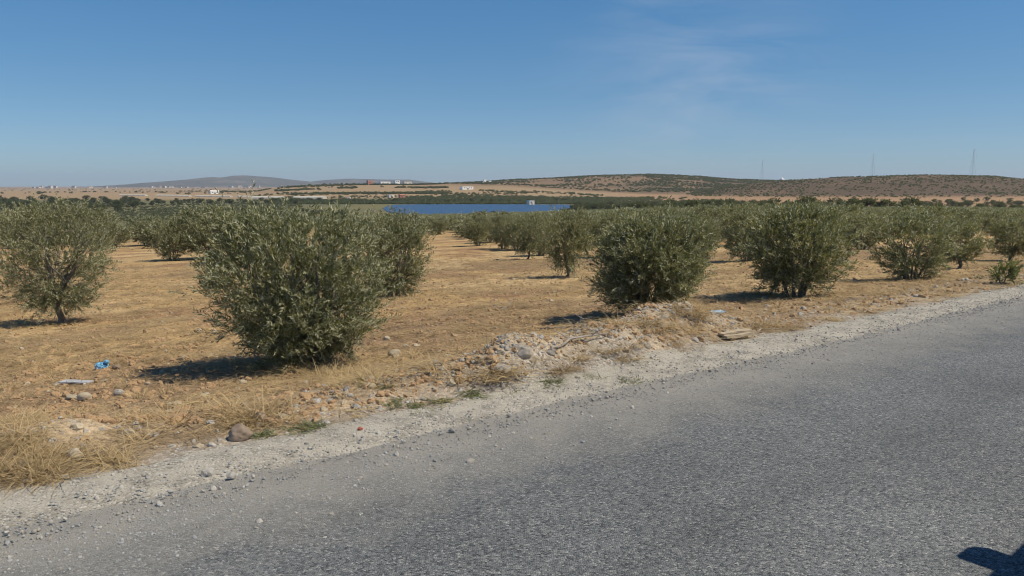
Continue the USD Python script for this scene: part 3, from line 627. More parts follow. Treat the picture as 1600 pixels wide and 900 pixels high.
def building(px, py, wpx, hpx, wall, label, category, Y=None, depth=.7, roof='flat', floors=1, rz=0., name='house', group=None, roofmat='roof_grey', n_win=3):
    """A building standing where that pixel's ground is (or on the ground Y metres ahead)."""
    p = at(px, py, False)
    if Y: x = (px - 800) / FH * Y; p = np.array([x, Y, float(ground(np.array([x]), np.array([Y * 1.0]), False)[0])])
    dep = proj(p)[2]; W, H = wpx / F * dep, hpx / F * dep; Dp = W * depth
    t = thing(name, label, category, p - [0, 0, .4], rz or .62, None, group)
    obj('wall', box(-W / 2, W / 2, -Dp / 2, Dp / 2, 0, H + .4), wall, t)
    if roof == 'flat':
        r = [box(-W / 2 - .1, W / 2 + .1, -Dp / 2 - .1, Dp / 2 + .1, H + .4, H + .6)]
        obj('roof', join(r), 'white_render' if wall == 'white_render' else roofmat, t)
    elif roof == 'gable':
        g_ = .22 * Dp; v = np.array([[-W / 2 - .3, -Dp / 2 - .3, H + .4], [W / 2 + .3, -Dp / 2 - .3, H + .4], [W / 2 + .3, Dp / 2 + .3, H + .4], [-W / 2 - .3, Dp / 2 + .3, H + .4], [-W / 2 - .3, 0, H + .4 + g_], [W / 2 + .3, 0, H + .4 + g_]])
        obj('roof', (v, np.array([[0, 1, 5], [0, 5, 4], [3, 4, 5], [3, 5, 2], [0, 4, 3], [1, 2, 5], [0, 3, 2], [0, 2, 1]])), roofmat, t)
    elif roof == 'dome':
        m = trimesh.creation.icosphere(2, W * .42); m.vertices[:, 2] = np.maximum(m.vertices[:, 2], -.1); m.apply_translation([0, 0, H + .4]); obj('dome', m, wall, t, smooth=True)
    fh = H / floors
    for k in range(floors):
        for i in range(n_win):
            cx = -W / 2 + W * (i + 1) / (n_win + 1)
            if k == 0 and i == n_win // 2: continue
            ww, wh = min(.35 * W / n_win, 2.2), min(.38 * fh, 1.5)
            w = obj('window', box(cx - ww / 2, cx + ww / 2, -Dp / 2 - .06, -Dp / 2 + .05, .4 + k * fh + .42 * fh, .4 + k * fh + .42 * fh + wh), 'dark_opening', t)
    dw = min(.16 * W, 2.4)
    obj('door', box(-dw / 2, dw / 2, -Dp / 2 - .06, -Dp / 2 + .05, .4, .4 + min(.7 * fh, 2.4)), 'dark_opening', t)
    return t
building(335, 303, 13, 4, 'white_render', 'low white shed standing alone above the thin pale greenhouse row', 'shed', roof='gable', name='shed', roofmat='white_render', depth=.5)
building(578, 290, 9, 7, 'pink_render', 'pinkish red building at the left end of the white buildings on the slope', 'building', Y=1480, name='building', n_win=2)
building(601, 289, 17, 5, 'white_render', 'long low white building right of the pinkish red one on the slope', 'building', Y=1490, name='building', depth=.4)
building(620, 289, 8, 7, 'white_render', 'tallest white building in the middle of the slope cluster', 'building', Y=1490, name='building', floors=2, n_win=2)
building(636, 289, 13, 5.5, 'cream_render', 'cream building at the right end of the white buildings on the slope', 'building', Y=1500, name='building', depth=.5)
building(611, 309, 9, 5, 'cream_render', 'small cream house with a flat roof beyond the lake, left of the red brick one', 'house', n_win=2)
building(628, 311, 9, 6.5, 'brick_red', 'red brick house beyond the left end of the lake', 'house', n_win=2, roof='gable', roofmat='roof_tile')
building(729, 296, 20, 4.5, 'white_render', 'long white farm building above the lake on the scrubby slope', 'farm building', name='farm_building', depth=.4, n_win=5)
building(757, 290, 4.5, 6, 'white_render', 'narrow white house on the slope above the long farm building', 'house', Y=1620, n_win=2)
building(765.5, 290, 4, 4, 'white_render', 'smaller white house just right of the narrow white one', 'house', Y=1640, n_win=2)
building(1221.5, 282, 5.5, 3, 'white_render', 'tiny white domed shrine on the skyline between the two hills', 'shrine', Y=1235, roof='dome', depth=1.0, name='shrine', n_win=2)
building(829, 320.3, 9, 7, 'cream_render', 'square cream pump house standing at the far edge of the lake', 'pump house', name='pump_house', depth=1.0, rz=.5, n_win=2)
building(545, 312, 6, 4, 'cream_render', 'small pale hut among the trees left of the cream house', 'hut', name='hut', n_win=2)
rng = np.random.default_rng(81)
tw = class_prim('town_house_kind')
for i in range(1):
    obj('wall', box(-6, 6, -5, 5, -1, 7), 'cream_render', tw); obj('roof', box(-6.2, 6.2, -5.2, 5.2, 7, 7.5), 'roof_tile', tw)
    for kx in (-3.6, 0, 3.6): obj('window', box(kx - .7, kx + .7, -5.06, -4.9, 4, 5.6), 'dark_opening', tw)
    obj('door', box(-.7, .7, -5.06, -4.9, -1, 2.2), 'dark_opening', tw)
for k, px in enumerate(np.concatenate([rng.uniform(46, 112, 9), rng.uniform(112, 185, 4)])):
    Y = rng.uniform(4700, 5300); x = (px - 800) / FH * Y
    p = np.array([x, Y, float(ground(np.array([x]), np.array([Y]), False)[0])])
    instance(tw, 'town_house', 'white house of the far village on the horizon at the left', 'house', p, rng.uniform(-.6, .6), rng.uniform(1.0, 2.1, 3) * [1.2, 1., 1.], 'houses of the far left village')
for k, px in enumerate(rng.uniform(232, 470, 20)):
    Y = rng.uniform(5600, 6400); x = (px - 800) / FH * Y
    p = np.array([x, Y, float(ground(np.array([x]), np.array([Y]), False)[0])])
    instance(tw, 'town_house', 'white house of the town at the foot of the mountain', 'house', p, rng.uniform(-.6, .6), rng.uniform(1., 2.3, 3) * [1.4, 1., 1.], 'houses of the town below the mountain')
def long_wall(x0, y0, x1, y1, h, n, label, name, category, m):
    a, b = at(x0, y0, False), at(x1, y1, False)
    t = thing(name, label, category, (0, 0, 0))
    g_ = np.linspace(0, np.pi, 9)
    for k in range(n):                                              # one arched bay after another
        p, q = a + (b - a) * k / n, a + (b - a) * (k + .985) / n
        e = norm((q - p) * [1, 1, 0]); s = np.array([-e[1], e[0], 0]) * h * 1.5
        if k in (5, 6, 13, 20): continue
        v, f = hull([[w - s * math.cos(c) + [0, 0, -.8 + (h + .8) * math.sin(c) ** .7] for c in g_] for w in (p, q)])
        obj('bay', (v, f), m, t, smooth=40)
long_wall(188, 305.5, 400, 308.5, 2.2, 24, 'long thin pale greenhouse row across the far flats on the left', 'greenhouse', 'greenhouse', 'film')
long_wall(396, 311, 508, 311, 4.0, 12, 'thicker pale greenhouse row behind the dark thicket', 'greenhouse', 'greenhouse', 'film')

def pylon(px, Y, top, label):
    x = (px - 800) / FH * Y; p = np.array([x, Y, float(ground(np.array([x]), np.array([Y * 1.]), False)[0])])
    H = (proj(p)[1] - top) / F * proj(p)[2]; b, w = H * .085, H * .018; r = .055 + Y * 2e-5
    t = thing('pylon', label, 'pylon', p, .35, group='electricity pylons')
    hw = lambda z: b + (w - b) * min(1, z / (H * .72)); seg = []
    for sx in (-1, 1):
        for sy in (-1, 1):
            obj('leg', tube([[sx * b, sy * b, -1], [sx * w, sy * w, H * .72], [sx * w * .6, sy * w * .6, H]], r, 4), 'galvanised', t)
    zs = np.concatenate([np.linspace(0, H * .72, 9), [H * .82, H * .92]])
    for a, c in zip(zs[:-1], zs[1:]):
        ha, hc_ = hw(a), hw(c)
        for (ax, ay) in ((-1, -1), (1, -1), (1, 1), (-1, 1)):
            bx, by = -ay, ax
            seg.append(tube([[ax * ha, ay * ha, a], [bx * hc_, by * hc_, c]], r * .6, 3)); seg.append(tube([[bx * ha, by * ha, a], [ax * hc_, ay * hc_, c]], r * .6, 3))
    obj('lattice', join(seg), 'galvanised', t)
    for z, l in ((H * .74, .15), (H * .84, .12), (H * .94, .09)):
        a = obj('cross_arm', join([tube([[-l * H, 0, z + .5], [0, 0, z + 1.6], [l * H, 0, z + .5]], r * .7, 4), tube([[-l * H, 0, z + .4], [l * H, 0, z + .4]], r * .7, 4)]), 'galvanised', t)
        for s in (-1, 1): obj('insulator', tube([[s * l * H * .97, 0, z + .4], [s * l * H * .97, 0, z - 1.2]], .12, 5), 'galvanised', a)
pylon(1190, 1950, 250, 'faintest lattice pylon, rising left of the tiny shrine'); pylon(1362, 1225, 240, 'lattice pylon rising from the middle of the right hill'); pylon(1518, 1235, 233, 'lattice pylon farthest right on the crest of the right hill')

# ------------------------------------------------------------------ stones
plain('pale_stone', (.40, .335, .235), .9, .22, 9.); plain('grey_stone', (.30, .275, .235), .9, .25, 9.); plain('brown_stone', (.28, .21, .15), .9, .3, 8.); plain('concrete', (.35, .31, .25), .9, .18, 7.)
plain('chip_blue', (.31, .308, .295), .75, .3, 40.); plain('clod_earth', (.36, .235, .125), .95, .2, 20.); plain('chip_white', (.40, .375, .33), .85, .2, 40.)
def rock_mesh(seed, sub=3, rough=.5, squash=(1, .8, .65), flat=.0):
    m = trimesh.creation.icosphere(sub, 1.0); v = np.array(m.vertices)
    r_ = np.random.default_rng(seed)
    for k in range(7):                                             # broken faces
        d = norm(r_.normal(0, 1, 3)); c = r_.uniform(.62, .9); e = v @ d; v = v - np.clip(e - c, 0, None)[:, None] * d
    v = v * (1 + rough * (meshkit.fbm(v * 1.7 + seed, 4, seed) - .5))[:, None] * np.asarray(squash)
    return v, np.array(m.faces)
def rock(px, py, w, h, m, label, seed, name='rock', squash=None, rz=None, cat='rock'):
    p = at(px, py); dep = proj(p)[2]; W, H = w / F * dep, h / F * dep * .95
    v, f = rock_mesh(seed); v = v / np.ptp(v, axis=0)
    v = v * [W, W * .8, H * 1.35]; v[:, 2] += H * .62 - H * .22
    t = thing(name, label, cat, p + [0, W * .3, 0], 0)
    obj('stone', (v, f), m, t, smooth=35)
def rock1(px, py, w, h, m, label, seed, cat='rock', group=None):
    p = at(px, py); dep = proj(p)[2]; W, H = w / F * dep, h / F * dep
    v, f = rock_mesh(seed); v = v / np.ptp(v, axis=0); v = v * [W, W * .75, H * 1.3]; v[:, 2] += H * .36
    q = usdkit.mesh(stage, '/World/' + numbered('rock', '/World'), (v + p + [0, W * .3, 0], f), M[m], 40).GetPrim()
    keys(q, label, cat, group)
rock1(371, 690, 40, 25, 'brown_stone', 'biggest brown rounded rock at the edge of the gravel, lower left', 601)
rock1(406, 661, 20, 14, 'brown_stone', 'small brown stone just above the biggest rounded rock', 602)
rock1(129, 627, 22, 12, 'pale_stone', 'right one of two pale yellow rocks touching, left in the field', 603)
rock1(108, 626, 18, 9, 'pale_stone', 'left one of two pale yellow rocks touching, left in the field', 604)
rock1(184, 621, 17, 9, 'grey_stone', 'greyish stone right of the two pale yellow rocks', 605)
rock1(180, 577, 13, 8, 'brown_stone', 'tan stone beside the crumpled blue bag', 606)
rock1(617, 560, 21, 10, 'pale_stone', 'pale cream stone lying right of the biggest olive bush', 607)
rock1(604, 532, 11, 7, 'pale_stone', 'small cream stone above the pale cream one, right of the biggest bush', 608)
rock1(815, 560, 36, 20, 'concrete', 'broken pale concrete lump by the field edge, left of the mound', 609)
rock1(783, 588, 40, 16, 'concrete', 'low grey concrete lump half buried in front of the broken pale one', 610)
rock1(705, 604, 16, 11, 'pale_stone', 'pale stone among dry stems left of the half buried concrete', 611)
rock1(860, 555, 22, 10, 'grey_stone', 'grey stone on the low gravel bank left of the mound', 612)
rock1(1140, 529, 10, 5, 'pale_stone', 'pale pebble next to the old plank', 613)
rock1(275, 633, 16, 7, 'pale_stone', 'flat pale stone in the straw right of the greyish stone', 614)
rock1(118, 676, 20, 10, 'pale_stone', 'pale stone in the straw at lower left', 615)
rock1(112, 722, 34, 20, 'pale_stone', 'pale pinkish rock under the straw heap at lower left', 616)
rock1(230, 606, 9, 5, 'pale_stone', 'small white stone between the blue bag and the biggest bush', 617)
rock1(555, 640, 15, 8, 'grey_stone', 'grey stone on the low rubble in front of the biggest bush', 618)
rock1(1012, 545, 12, 9, 'grey_stone', 'grey stone on the face of the gravel mound', 619)
rock1(978, 552, 12, 7, 'brown_stone', 'brown stone at the foot of the gravel mound', 620)

chips = [[('stone', rock_mesh(640 + i, 1, .5), 'chip_white' if i < 4 else 'grey_stone')] for i in range(6)]
blue = [[('stone', rock_mesh(650 + i, 1, .5), 'chip_blue')] for i in range(5)]
clods = [[('clod', rock_mesh(660 + i, 2, .9), 'clod_earth' if i < 4 else 'pale_stone')] for i in range(5)]
def in_view(x, y, z, lo=-60, hi=1660):
    X, Yp, dep = proj(np.stack([x, y, z], -1)); return (dep > 1) & (X > lo) & (X < hi) & (Yp < 930)
def uv_scatter(r_, n, u0, u1, vf, seed, zf):
    u = r_.uniform(0, 1, n) ** 1.5 * (u1 - u0) + u0; v = vf(r_, n, u); x, y = xy(u, v); z = zf(x, y, u, v); k = in_view(x, y, z); return x[k], y[k], z[k], u[k], v[k]
r_ = np.random.default_rng(90)
x, y, z, u, v = uv_scatter(r_, 9000, -7, 30, lambda r, n, u: r.normal(4.35, .42, n), 0, lambda x, y, u, v: np.where(v < EDGE_A, .012, ground(x, y, False) + .016 - .03 * sstep(EDGE_G - .1, EDGE_G + .25, v)))
n = len(x); scatter('loose_gravel', chips, np.stack([x, y, z], 1), r_.integers(0, 6, n), r_.uniform(0, 6.28, n), np.exp(r_.normal(math.log(.0085), .42, n)), tilt=r_.uniform(0, 3, n), label='loose pale gravel strewn over the shoulder', category='gravel', kind='stuff')
x, y, z, u, v = uv_scatter(r_, 27000, -7, 30, lambda r, n, u: r.normal(3.72, .30, n), 0, lambda x, y, u, v: np.where(v < EDGE_A, .012, .014 + 0 * v))
n = len(x); scatter('loose_chippings', blue + chips[4:], np.stack([x, y, z], 1), r_.integers(0, 7, n), r_.uniform(0, 6.28, n), np.exp(r_.normal(math.log(.0054), .35, n)), tilt=r_.uniform(0, 3, n), label='loose blue grey chippings along the ragged asphalt edge', category='chippings', kind='stuff')
# clods and stones in the field; rubble on the mounds
Y = r_.uniform(0, 1, 26000) ** 1.5 * 38 + 5; X = r_.uniform(-60, 1660, len(Y)); x = (X - 800) / FH * Y; u, v = uv(x, Y); k = v > EDGE_G + .2
x, Y = x[k], Y[k]; z = ground(x, Y); n = len(x)
scatter('earth_clods', clods, np.stack([x, Y, z], 1), r_.choice(5, n, p=[.23, .23, .23, .23, .08]), r_.uniform(0, 6.28, n), np.clip(np.exp(r_.normal(math.log(.019), .5, n)), 0, .055), tilt=r_.uniform(0, 3, n), label='clods of dry earth and small stones scattered over the field', category='clods', kind='stuff')
u = r_.uniform(0, 1, 4200) ** 1.3 * 34 - 6; v = EDGE_G + .1 + np.abs(r_.normal(0, .75, 4200)); x, y = xy(u, v); k = in_view(x, y, ground(x, y)); x, y = x[k], y[k]; n = len(x)
scatter('verge_stones', chips + clods[3:], np.stack([x, y, ground(x, y) - .003], 1), r_.choice(8, n), r_.uniform(0, 6.28, n), np.clip(np.exp(r_.normal(math.log(.013), .55, n)), 0, .05), tilt=r_.uniform(0, 3, n), label='small pale stones scattered along the edge of the field', category='stones', kind='stuff')
P = []
for (mu, mv, ml, mw, mh), cnt in zip(MOUND, (900, 350, 500, 150, 150, 200, 200, 100)):
    P.append(np.stack([r_.normal(mu, ml * .62, cnt), r_.normal(mv, mw * .7, cnt)], 1))
P = np.vstack(P); x, y = xy(P[:, 0], P[:, 1]); z = ground(x, y); n = len(x)
scatter('rubble', chips + clods[3:], np.stack([x, y, z], 1), r_.choice(8, n, p=[.1, .1, .1, .1, .1, .1, .34, .06]), r_.uniform(0, 6.28, n), np.clip(np.exp(r_.normal(math.log(.013), .5, n)), 0, .045), tilt=r_.uniform(0, 3, n), label='grey rubble over the roadside mounds', category='rubble', kind='stuff')

# ------------------------------------------------------------------ dry grass, weeds
for nm, a, b, c_ in (('straw', (.52, .39, .20), (.72, .575, .34), (.85, .72, .48)), ('old_straw', (.34, .25, .135), (.55, .44, .275), (.68, .56, .38))):
    mat(nm, {'geo': ('geometry', {}), 'r': ('rgb_ramp', {'ramp': [(0., a), (.5, b), (1., c_)]}), 'p': ('principled_bsdf', {'roughness': .7, 'specular_ior_level': .25}), 't': ('translucent_bsdf', {'color': (.35, .25, .11)}), 'm': ('mix_closure', {'fac': .2})},
        [('geo.random_per_island', 'r.fac'), ('r.color', 'p.base_color'), ('p.BSDF', 'm.closure1'), ('t.BSDF', 'm.closure2')], 'm.closure')
def blades(seed, n, rad, h0, h1, lay, wid=.004, bend=.5, k=3):
    """Bent blades: lay 0 = upright, 1 = lying flat."""
    r = np.random.default_rng(seed); vs, fs = [], []
    for i in range(n):
        a = r.uniform(0, 6.28); q = rad * r.uniform(0, 1) ** .6; b = np.array([math.cos(a) * q, math.sin(a) * q, -.01])
        el = max(.04, (1 - lay) * 1.35 * r.uniform(.5, 1.1) + r.normal(0, .12)); az = r.uniform(0, 6.28); L = r.uniform(h0, h1)
        d = np.array([math.cos(az) * math.cos(el), math.sin(az) * math.cos(el), math.sin(el)]); s = np.array([-math.sin(az), math.cos(az), r.normal(0, .3)]); w = wid * r.uniform(.6, 1.3)
        t = np.linspace(0, 1, k + 1)
        p = b + d * L * t[:, None] + np.array([math.cos(az) * .3, math.sin(az) * .3, -1]) * (bend * L * r.uniform(.2, 1)) * (t[:, None] ** 2)
        p[:, 2] = np.maximum(p[:, 2], .002 + .01 * r.uniform())
        wv = (w * (1 - .75 * t))[:, None] * s
        v = np.stack([p - wv / 2, p + wv / 2], 1).reshape(-1, 3); o = len(vs) and sum(len(x) for x in vs) or 0
        j = np.arange(k)[:, None] * 2
        vs.append(v); fs.append(np.vstack([j + [0, 1, 3], j + [0, 3, 2]]) + o)
    return np.vstack(vs), np.vstack(fs)
mats_ = [[('blades', blades(700 + i, 46, .22, .05, .17, .93, .0042, .1, 2), 'straw' if i % 2 else 'old_straw')] for i in range(6)]
tufts = [[('blades', blades(710 + i, 34, .06, .06, .15, .35, .0040, .5), 'straw' if i % 2 else 'old_straw')] for i in range(5)]
tall = [[('blades', blades(720 + i, 60, .11, .16, .38, .42, .0048, .75, 4), 'straw' if i % 3 else 'old_straw')] for i in range(5)]
weeds = [[('leaves', blades(730 + i, 40, .07, .05, .13, .40, .0085, .6), 'weed_leaf')] for i in range(4)]
def over_field(n, r0, r1, pw, keep):
    Y = r_.uniform(0, 1, n) ** pw * (r1 - r0) + r0; X = r_.uniform(-80, 1680, n); x = (X - 800) / FH * Y; u, v = uv(x, Y); k = (v > EDGE_G - .05 + .3 * n2(x, Y, 1.1, 21) + .1) & keep(x, Y, u, v); return x[k], Y[k]
x, y = over_field(24000, 4.5, 36, .75, lambda x, y, u, v: n2(x, y, .9, 91) + r_.uniform(-.25, .25, len(x)) > .05)
n = len(x); scatter('straw_litter', mats_, np.stack([x, y, ground(x, y) + .004], 1), r_.integers(0, 6, n), r_.uniform(0, 6.28, n), r_.uniform(.7, 1.3, n), label='broken straw lying over the dry field', category='straw', kind='stuff')
x, y = over_field(22000, 4.5, 42, .75, lambda x, y, u, v: n2(x, y, .7, 92) + r_.uniform(-.2, .2, len(x)) > .02)
n = len(x); scatter('dry_grass', tufts, np.stack([x, y, ground(x, y)], 1), r_.integers(0, 5, n), r_.uniform(0, 6.28, n), r_.uniform(.6, 1.3, n), label='short tufts of dry grass over the field', category='dry grass', kind='stuff')
def at_pixels(box_, n):
    q = np.array([at(r_.uniform(box_[0], box_[2]), r_.uniform(box_[1], box_[3])) for _ in range(n)]); return q
P = [at_pixels(b, n) for b, n in (((-40, 690, 90, 752), 34), ((0, 655, 60, 690), 12), ((90, 710, 215, 738), 9), ((180, 650, 330, 690), 6), ((330, 640, 440, 665), 16), ((480, 585, 600, 605), 20), ((720, 575, 800, 600), 7), ((880, 535, 1000, 570), 8), ((950, 500, 1100, 520), 10),
                                  ((600, 560, 700, 580), 10), ((1150, 500, 1330, 520), 12), ((400, 570, 560, 592), 30), ((1050, 480, 1100, 500), 12), ((860, 575, 920, 590), 10))]
P = np.vstack(P); n = len(P); vv = uv(P[:, 0], P[:, 1])[1]; P = P[vv > EDGE_G]; n = len(P)
scatter('tall_dry_grass', tall, P, r_.integers(0, 5, n), r_.uniform(0, 6.28, n), r_.uniform(.55, 1.1, n), label='taller heaps of bleached dry grass along the roadside', category='dry grass', kind='stuff')
P = [at_pixels(b, n) for b, n in (((450, 662, 505, 682), 8), ((400, 672, 420, 684), 3), ((620, 624, 700, 648), 12), ((720, 612, 800, 630), 9), ((560, 592, 600, 606), 5), ((845, 590, 870, 606), 10), ((910, 588, 930, 594), 4), ((965, 596, 1010, 606), 10), ((0, 845, 14, 858), 4), ((640, 650, 690, 655), 6),
                                  ((1552, 425, 1580, 440), 10), ((100, 826, 135, 832), 4))]
P = np.vstack(P); n = len(P)
scatter('green_weeds', weeds, P, r_.integers(0, 4, n), r_.uniform(0, 6.28, n), r_.uniform(.45, 1.1, n), label='small green weeds along the edge of the gravel', category='weeds', kind='stuff')
p, H, R = size(1566, 443, 418, 34)
t = thing('roadside_plant', 'single green roadside plant near the right edge above the road', 'plant', p)
cr, tg = crown(np.random.default_rng(740), H, .05, R, 60, 12, .07, .022, 'bush', clump=16, spread=.2, shoot=.16, seed=740)
obj('foliage', cr, 'weed_leaf', t); obj('stem', join([tube([[0, 0, -.05], [a * .06, b * .06, H * .4], [a * .16, b * .12, H * .8]], [.012, .008, .004], 5) for a, b in ((1, 0), (-1, .4), (.2, -1), (-.3, 1))]), 'olive_bark', t)

# ------------------------------------------------------------------ sticks, plank, litter
plain('dry_wood', (.42, .335, .22), .85, .25, 14.); plain('grey_wood', (.33, .29, .24), .9, .25, 14.)
def stick(pts, r0, label, seed, name='dead_branch', cat='branch', m='grey_wood', twigs=3):
    P = np.array([at(*q[:2]) + [0, 0, q[2]] for q in pts]); r = np.random.default_rng(seed)
    t = np.linspace(0, 1, 12); Q = np.stack([np.interp(t, np.linspace(0, 1, len(P)), P[:, k]) for k in range(3)], 1) + r.normal(0, .012, (12, 3))
    o = Q[0].copy(); x = thing(name, label, cat, o)
    obj('stem', tube(Q - o, np.linspace(r0, r0 * .35, 12), 6), m, x)
    for k in range(twigs):
        i = r.integers(4, 11); d = norm(r.normal(0, 1, 3) * [1, 1, .4] + [0, 0, .5]) * r.uniform(.12, .3)
        obj('twig', tube([Q[i] - o, Q[i] - o + d * .55 + r.normal(0, .01, 3), Q[i] - o + d], [r0 * .4, r0 * .3, r0 * .15], 5), m, x)
stick([(386, 590, .0), (402, 572, .16), (424, 572, .34)], .010, 'bare pale branch sticking up at the left foot of the biggest bush', 801, m='dry_wood')
stick([(862, 548, .02), (900, 535, .05), (948, 528, .04)], .013, 'long grey branch lying on the left flank of the mound', 802)
stick([(845, 515, .02), (880, 519, .05), (925, 505, .05)], .010, 'thin branch lying in the shadow of the rounded bush', 803)
stick([(735, 568, .02), (770, 568, .03), (805, 570, .02)], .008, 'pale dry stalk lying left of the concrete lump', 804, m='dry_wood', twigs=1)
stick([(1180, 528, .02), (1190, 524, .10)], .010, 'short stub standing right of the old plank', 805, m='dry_wood', twigs=1)
stick([(740, 605, .0), (743, 598, .12)], .006, 'small dark upright stalk beside the pale stone near the weeds', 806, twigs=2)
stick([(770, 480, .0), (790, 485, .02), (800, 478, .10)], .008, 'dark twig lying on the open ground left of the shadow', 807)
a, b = at(1126, 527), at(1170, 526); e = b - a; L = np.linalg.norm(e)
def plank(L, w, h, seed):
    m = trimesh.creation.box([L, w, h]); m = m.subdivide().subdivide().subdivide(); v = np.array(m.vertices); v += (meshkit.fbm(v * 9 + seed, 3, seed) - .5)[:, None] * .02; v[:, 2] += .02 * np.sin(v[:, 0] * 2.2); return v, np.array(m.faces)
v, f = plank(L, .08, .02, 3)
t = thing('plank', 'weathered cream plank lying at the roadside right of the mound', 'plank', (a + b) / 2 + [0, 0, .05], math.atan2(e[1], e[0]))
obj('board', (v, f), 'dry_wood', t); v, f = plank(L * .9, .05, .025, 5); obj('splinter', (v + [-.03, -.08, -.015], f), 'dry_wood', t)
mat('blue_plastic', {'geo': ('geometry', {}), 'n': ('noise_texture', {'scale': 9.0, 'detail': 3.0}), 'r': ('rgb_ramp', {'ramp': [(.38, (.10, .30, .48)), (.52, (.26, .52, .68)), (.62, (.62, .74, .80))]}),
    'p': ('principled_bsdf', {'roughness': .35})}, [('geo.position', 'n.vector'), ('n.fac', 'r.fac'), ('r.color', 'p.base_color')], 'p.BSDF')
def crumple(W, Dp, H, seed):
    m = trimesh.creation.icosphere(4, 1.0); v = np.array(m.vertices); k = meshkit.fbm(v * 2.3 + seed, 4, seed); rid = np.abs(meshkit.fbm(v * 3.4 + 9, 3, seed + 5) - .5) * 2
    v = v * (.62 + .6 * k - .5 * rid + .25)[:, None]; v = v / np.ptp(v, axis=0) * [W, Dp, H]; v[:, 2] = np.maximum(v[:, 2], -H * .35) + H * .33; return v, np.array(m.faces)
p = at(159, 577); dep = proj(p)[2]
t = thing('plastic_bag', 'crumpled light blue plastic bag lying in the field at the left', 'plastic bag', p); obj('bag', crumple(22 / F * dep, .14, 14 / F * dep, 21), 'blue_plastic', t, smooth=30); v, f = crumple(.06, .05, .05, 22); obj('knot', (v + [.07, -.02, .07], f), 'blue_plastic', t)
plain('grey_sheet', (.42, .42, .42), .6, .15, 6.)
a, b = at(97, 600), at(142, 599); e = b - a; L = np.linalg.norm(e); v, f = plank(L, .10, .012, 8)
t = thing('plastic_strip', 'flat grey strip lying below the blue bag', 'plastic strip', (a + b) / 2 + [0, 0, .03], math.atan2(e[1], e[0])); obj('strip', (v, f), 'grey_sheet', t)
mat('bottle_plastic', {'p': ('principled_bsdf', {'base_color': (.42, .56, .66), 'roughness': .2, 'transmission_weight': .35})}, [], 'p.BSDF')
plain('bottle_cap', (.12, .25, .45), .4)
def bottle(px, py, label, rz):
    p = at(px, py); t = thing('plastic_bottle', label, 'bottle', p + [0, 0, .045], rz)
    prof_ = np.array([[.0, 0], [.034, 0], [.037, .012], [.037, .05], [.033, .06], [.037, .07], [.037, .13], [.033, .14], [.037, .15], [.034, .175], [.022, .20], [.013, .215], [.013, .232], [0, .232]])
    m = trimesh.creation.revolve(prof_, sections=24); v = np.array(m.vertices); v[:, 0] *= 1 - .35 * np.exp(-((v[:, 2] - .09) / .04) ** 2); v = v[:, [2, 1, 0]] - [.11, 0, 0]
    obj('body', (v, np.array(m.faces)[:, ::-1]), 'bottle_plastic', t, smooth=40)
    m = trimesh.creation.cylinder(.0155, .018, sections=16); v = np.array(m.vertices)[:, [2, 1, 0]] + [.128, 0, 0]; obj('cap', (v, np.array(m.faces)[:, ::-1]), 'bottle_cap', t)
bottle(1120, 493, 'pale blue crushed plastic bottle in the field behind the mound', .4)
plain('red_paper', (.42, .12, .08), .5)
p = at(563, 676); v, f = crumple(.035, .03, .022, 31)
t = thing('wrapper', 'tiny crumpled red wrapper on the gravel below the weeds', 'wrapper', p + [0, 0, .018]); obj('paper', (v, f), 'red_paper', t)

# ------------------------------------------------------------------ the car parked on the road beside the photographer: its shadow reaches into the picture
plain('car_paint', (.20, .22, .25), .3, coat_weight=.6); plain('tyre', (.02, .02, .02), .9); plain('rim', (.45, .46, .47), .35, metallic=.8); plain('glass_dark', (.02, .025, .03), .05); plain('lamp_lens', (.7, .7, .68), .1); plain('lamp_red', (.4, .02, .02), .2)
CU, CV = 2.10, -.465                                           # nose of the car and its middle, in road coordinates
o = xy(CU, CV); car = thing('parked_car', 'grey car standing on the road outside the right edge, seen by its shadow', 'car', (o[0], o[1], .012), math.atan2(D[1], D[0]))
def sect(x, zb, zt, w, r=.08): return [[x, -w + r, zb], [x, w - r, zb], [x, w, zb + r], [x, w, zt - r], [x, w - r, zt], [x, -w + r, zt], [x, -w, zt - r], [x, -w, zb + r]]
obj('body', hull([sect(0, .34, .58, .62), sect(.12, .26, .70, .78), sect(.6, .20, .80, .85), sect(1.15, .19, .92, .86), sect(2.2, .19, .95, .87), sect(3.3, .19, .96, .87), sect(3.85, .22, .95, .84), sect(4.1, .30, .80, .76)]), 'car_paint', car, smooth=40)
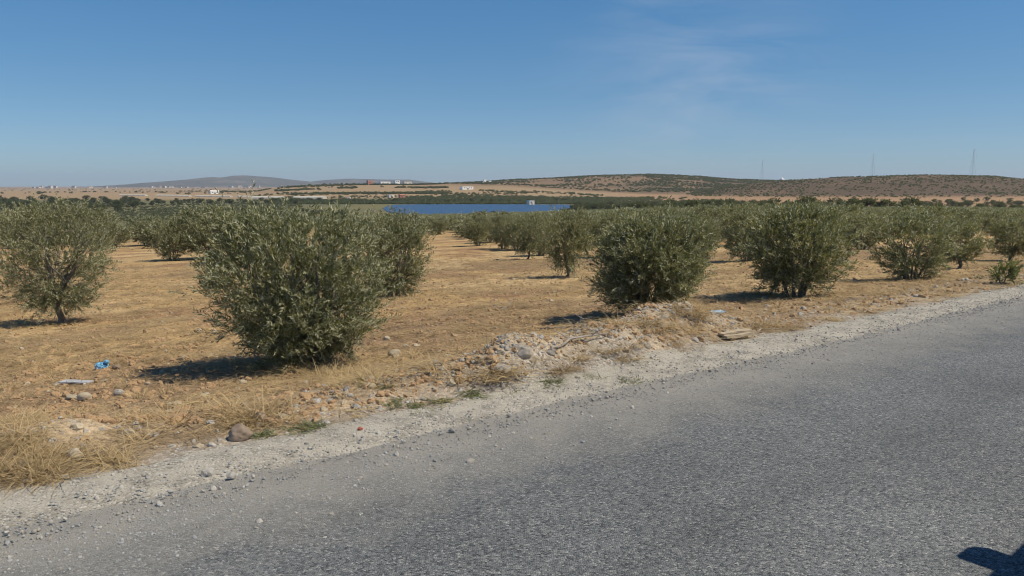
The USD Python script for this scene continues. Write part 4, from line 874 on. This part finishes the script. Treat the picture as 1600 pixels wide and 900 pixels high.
obj('cabin', hull([sect(.80, .88, .98, .80, .03), sect(1.35, .88, 1.58, .76, .07), sect(2.4, .88, 1.63, .78, .07), sect(3.5, .88, 1.60, .77, .08), sect(4.0, .88, 1.0, .76, .03)]), 'car_paint', car, smooth=40)
for s in (-1, 1):
    for a, b in ((1.62, 2.42), (2.52, 3.3)):
        obj('side_window', (np.array([[a - .45 * (a < 2), s * .815, 1.0], [b, s * .815, 1.0], [b, s * .79, 1.45], [a - .05 * (a < 2), s * .785, 1.45]]), np.array([[0, 1, 2, 3] if s < 0 else [3, 2, 1, 0]])), 'glass_dark', car)
    obj('mirror', hull([[[1.62 + .028 * c0, s * yy, z0 - dz_] for c0, z0 in ((0, .94), (1, .93), (5, .93), (6, .96), (6, 1.03), (5, 1.06), (1, 1.06), (0, 1.03))] for yy, dz_ in ((.78, .03), (.92, .0), (1.08, .0), (1.17, .01))]), 'car_paint', car, smooth=40)
    for x in (.75, 3.2):
        m = trimesh.creation.cylinder(.31, .20, sections=40); m.apply_transform(trimesh.transformations.rotation_matrix(math.pi / 2, [1, 0, 0])); m.apply_translation([x, s * .79, .31]); w = obj('wheel', m, 'tyre', car, smooth=40)
        m = trimesh.creation.cylinder(.20, .02, sections=32); m.apply_transform(trimesh.transformations.rotation_matrix(math.pi / 2, [1, 0, 0])); m.apply_translation([x, s * .90, .31]); obj('rim', m, 'rim', w, smooth=40)
    obj('headlight', box(.03, .16, s * .60 - .13, s * .60 + .13, .58, .68), 'lamp_lens', car); obj('tail_light', box(4.0, 4.1, s * .62 - .1, s * .62 + .1, .68, .80), 'lamp_red', car)
obj('windscreen', (np.array([[.86, -.68, 1.04], [.86, .68, 1.04], [1.30, .64, 1.52], [1.30, -.64, 1.52]]) + [-.03, 0, .03], np.array([[0, 3, 2, 1]])), 'glass_dark', car)

# ------------------------------------------------------------------ the air
HAZE = 5.5e-5
mat('air', {'v': ('principled_volume', {'color': (.80, .88, 1.0), 'density': HAZE, 'anisotropy': .2})}, [], volume='v.volume')
obj('haze', box(-14600, 14600, -14600, 14600, -24, 190), 'air', label='thin summer haze over the whole plain', category='haze', kind='stuff')
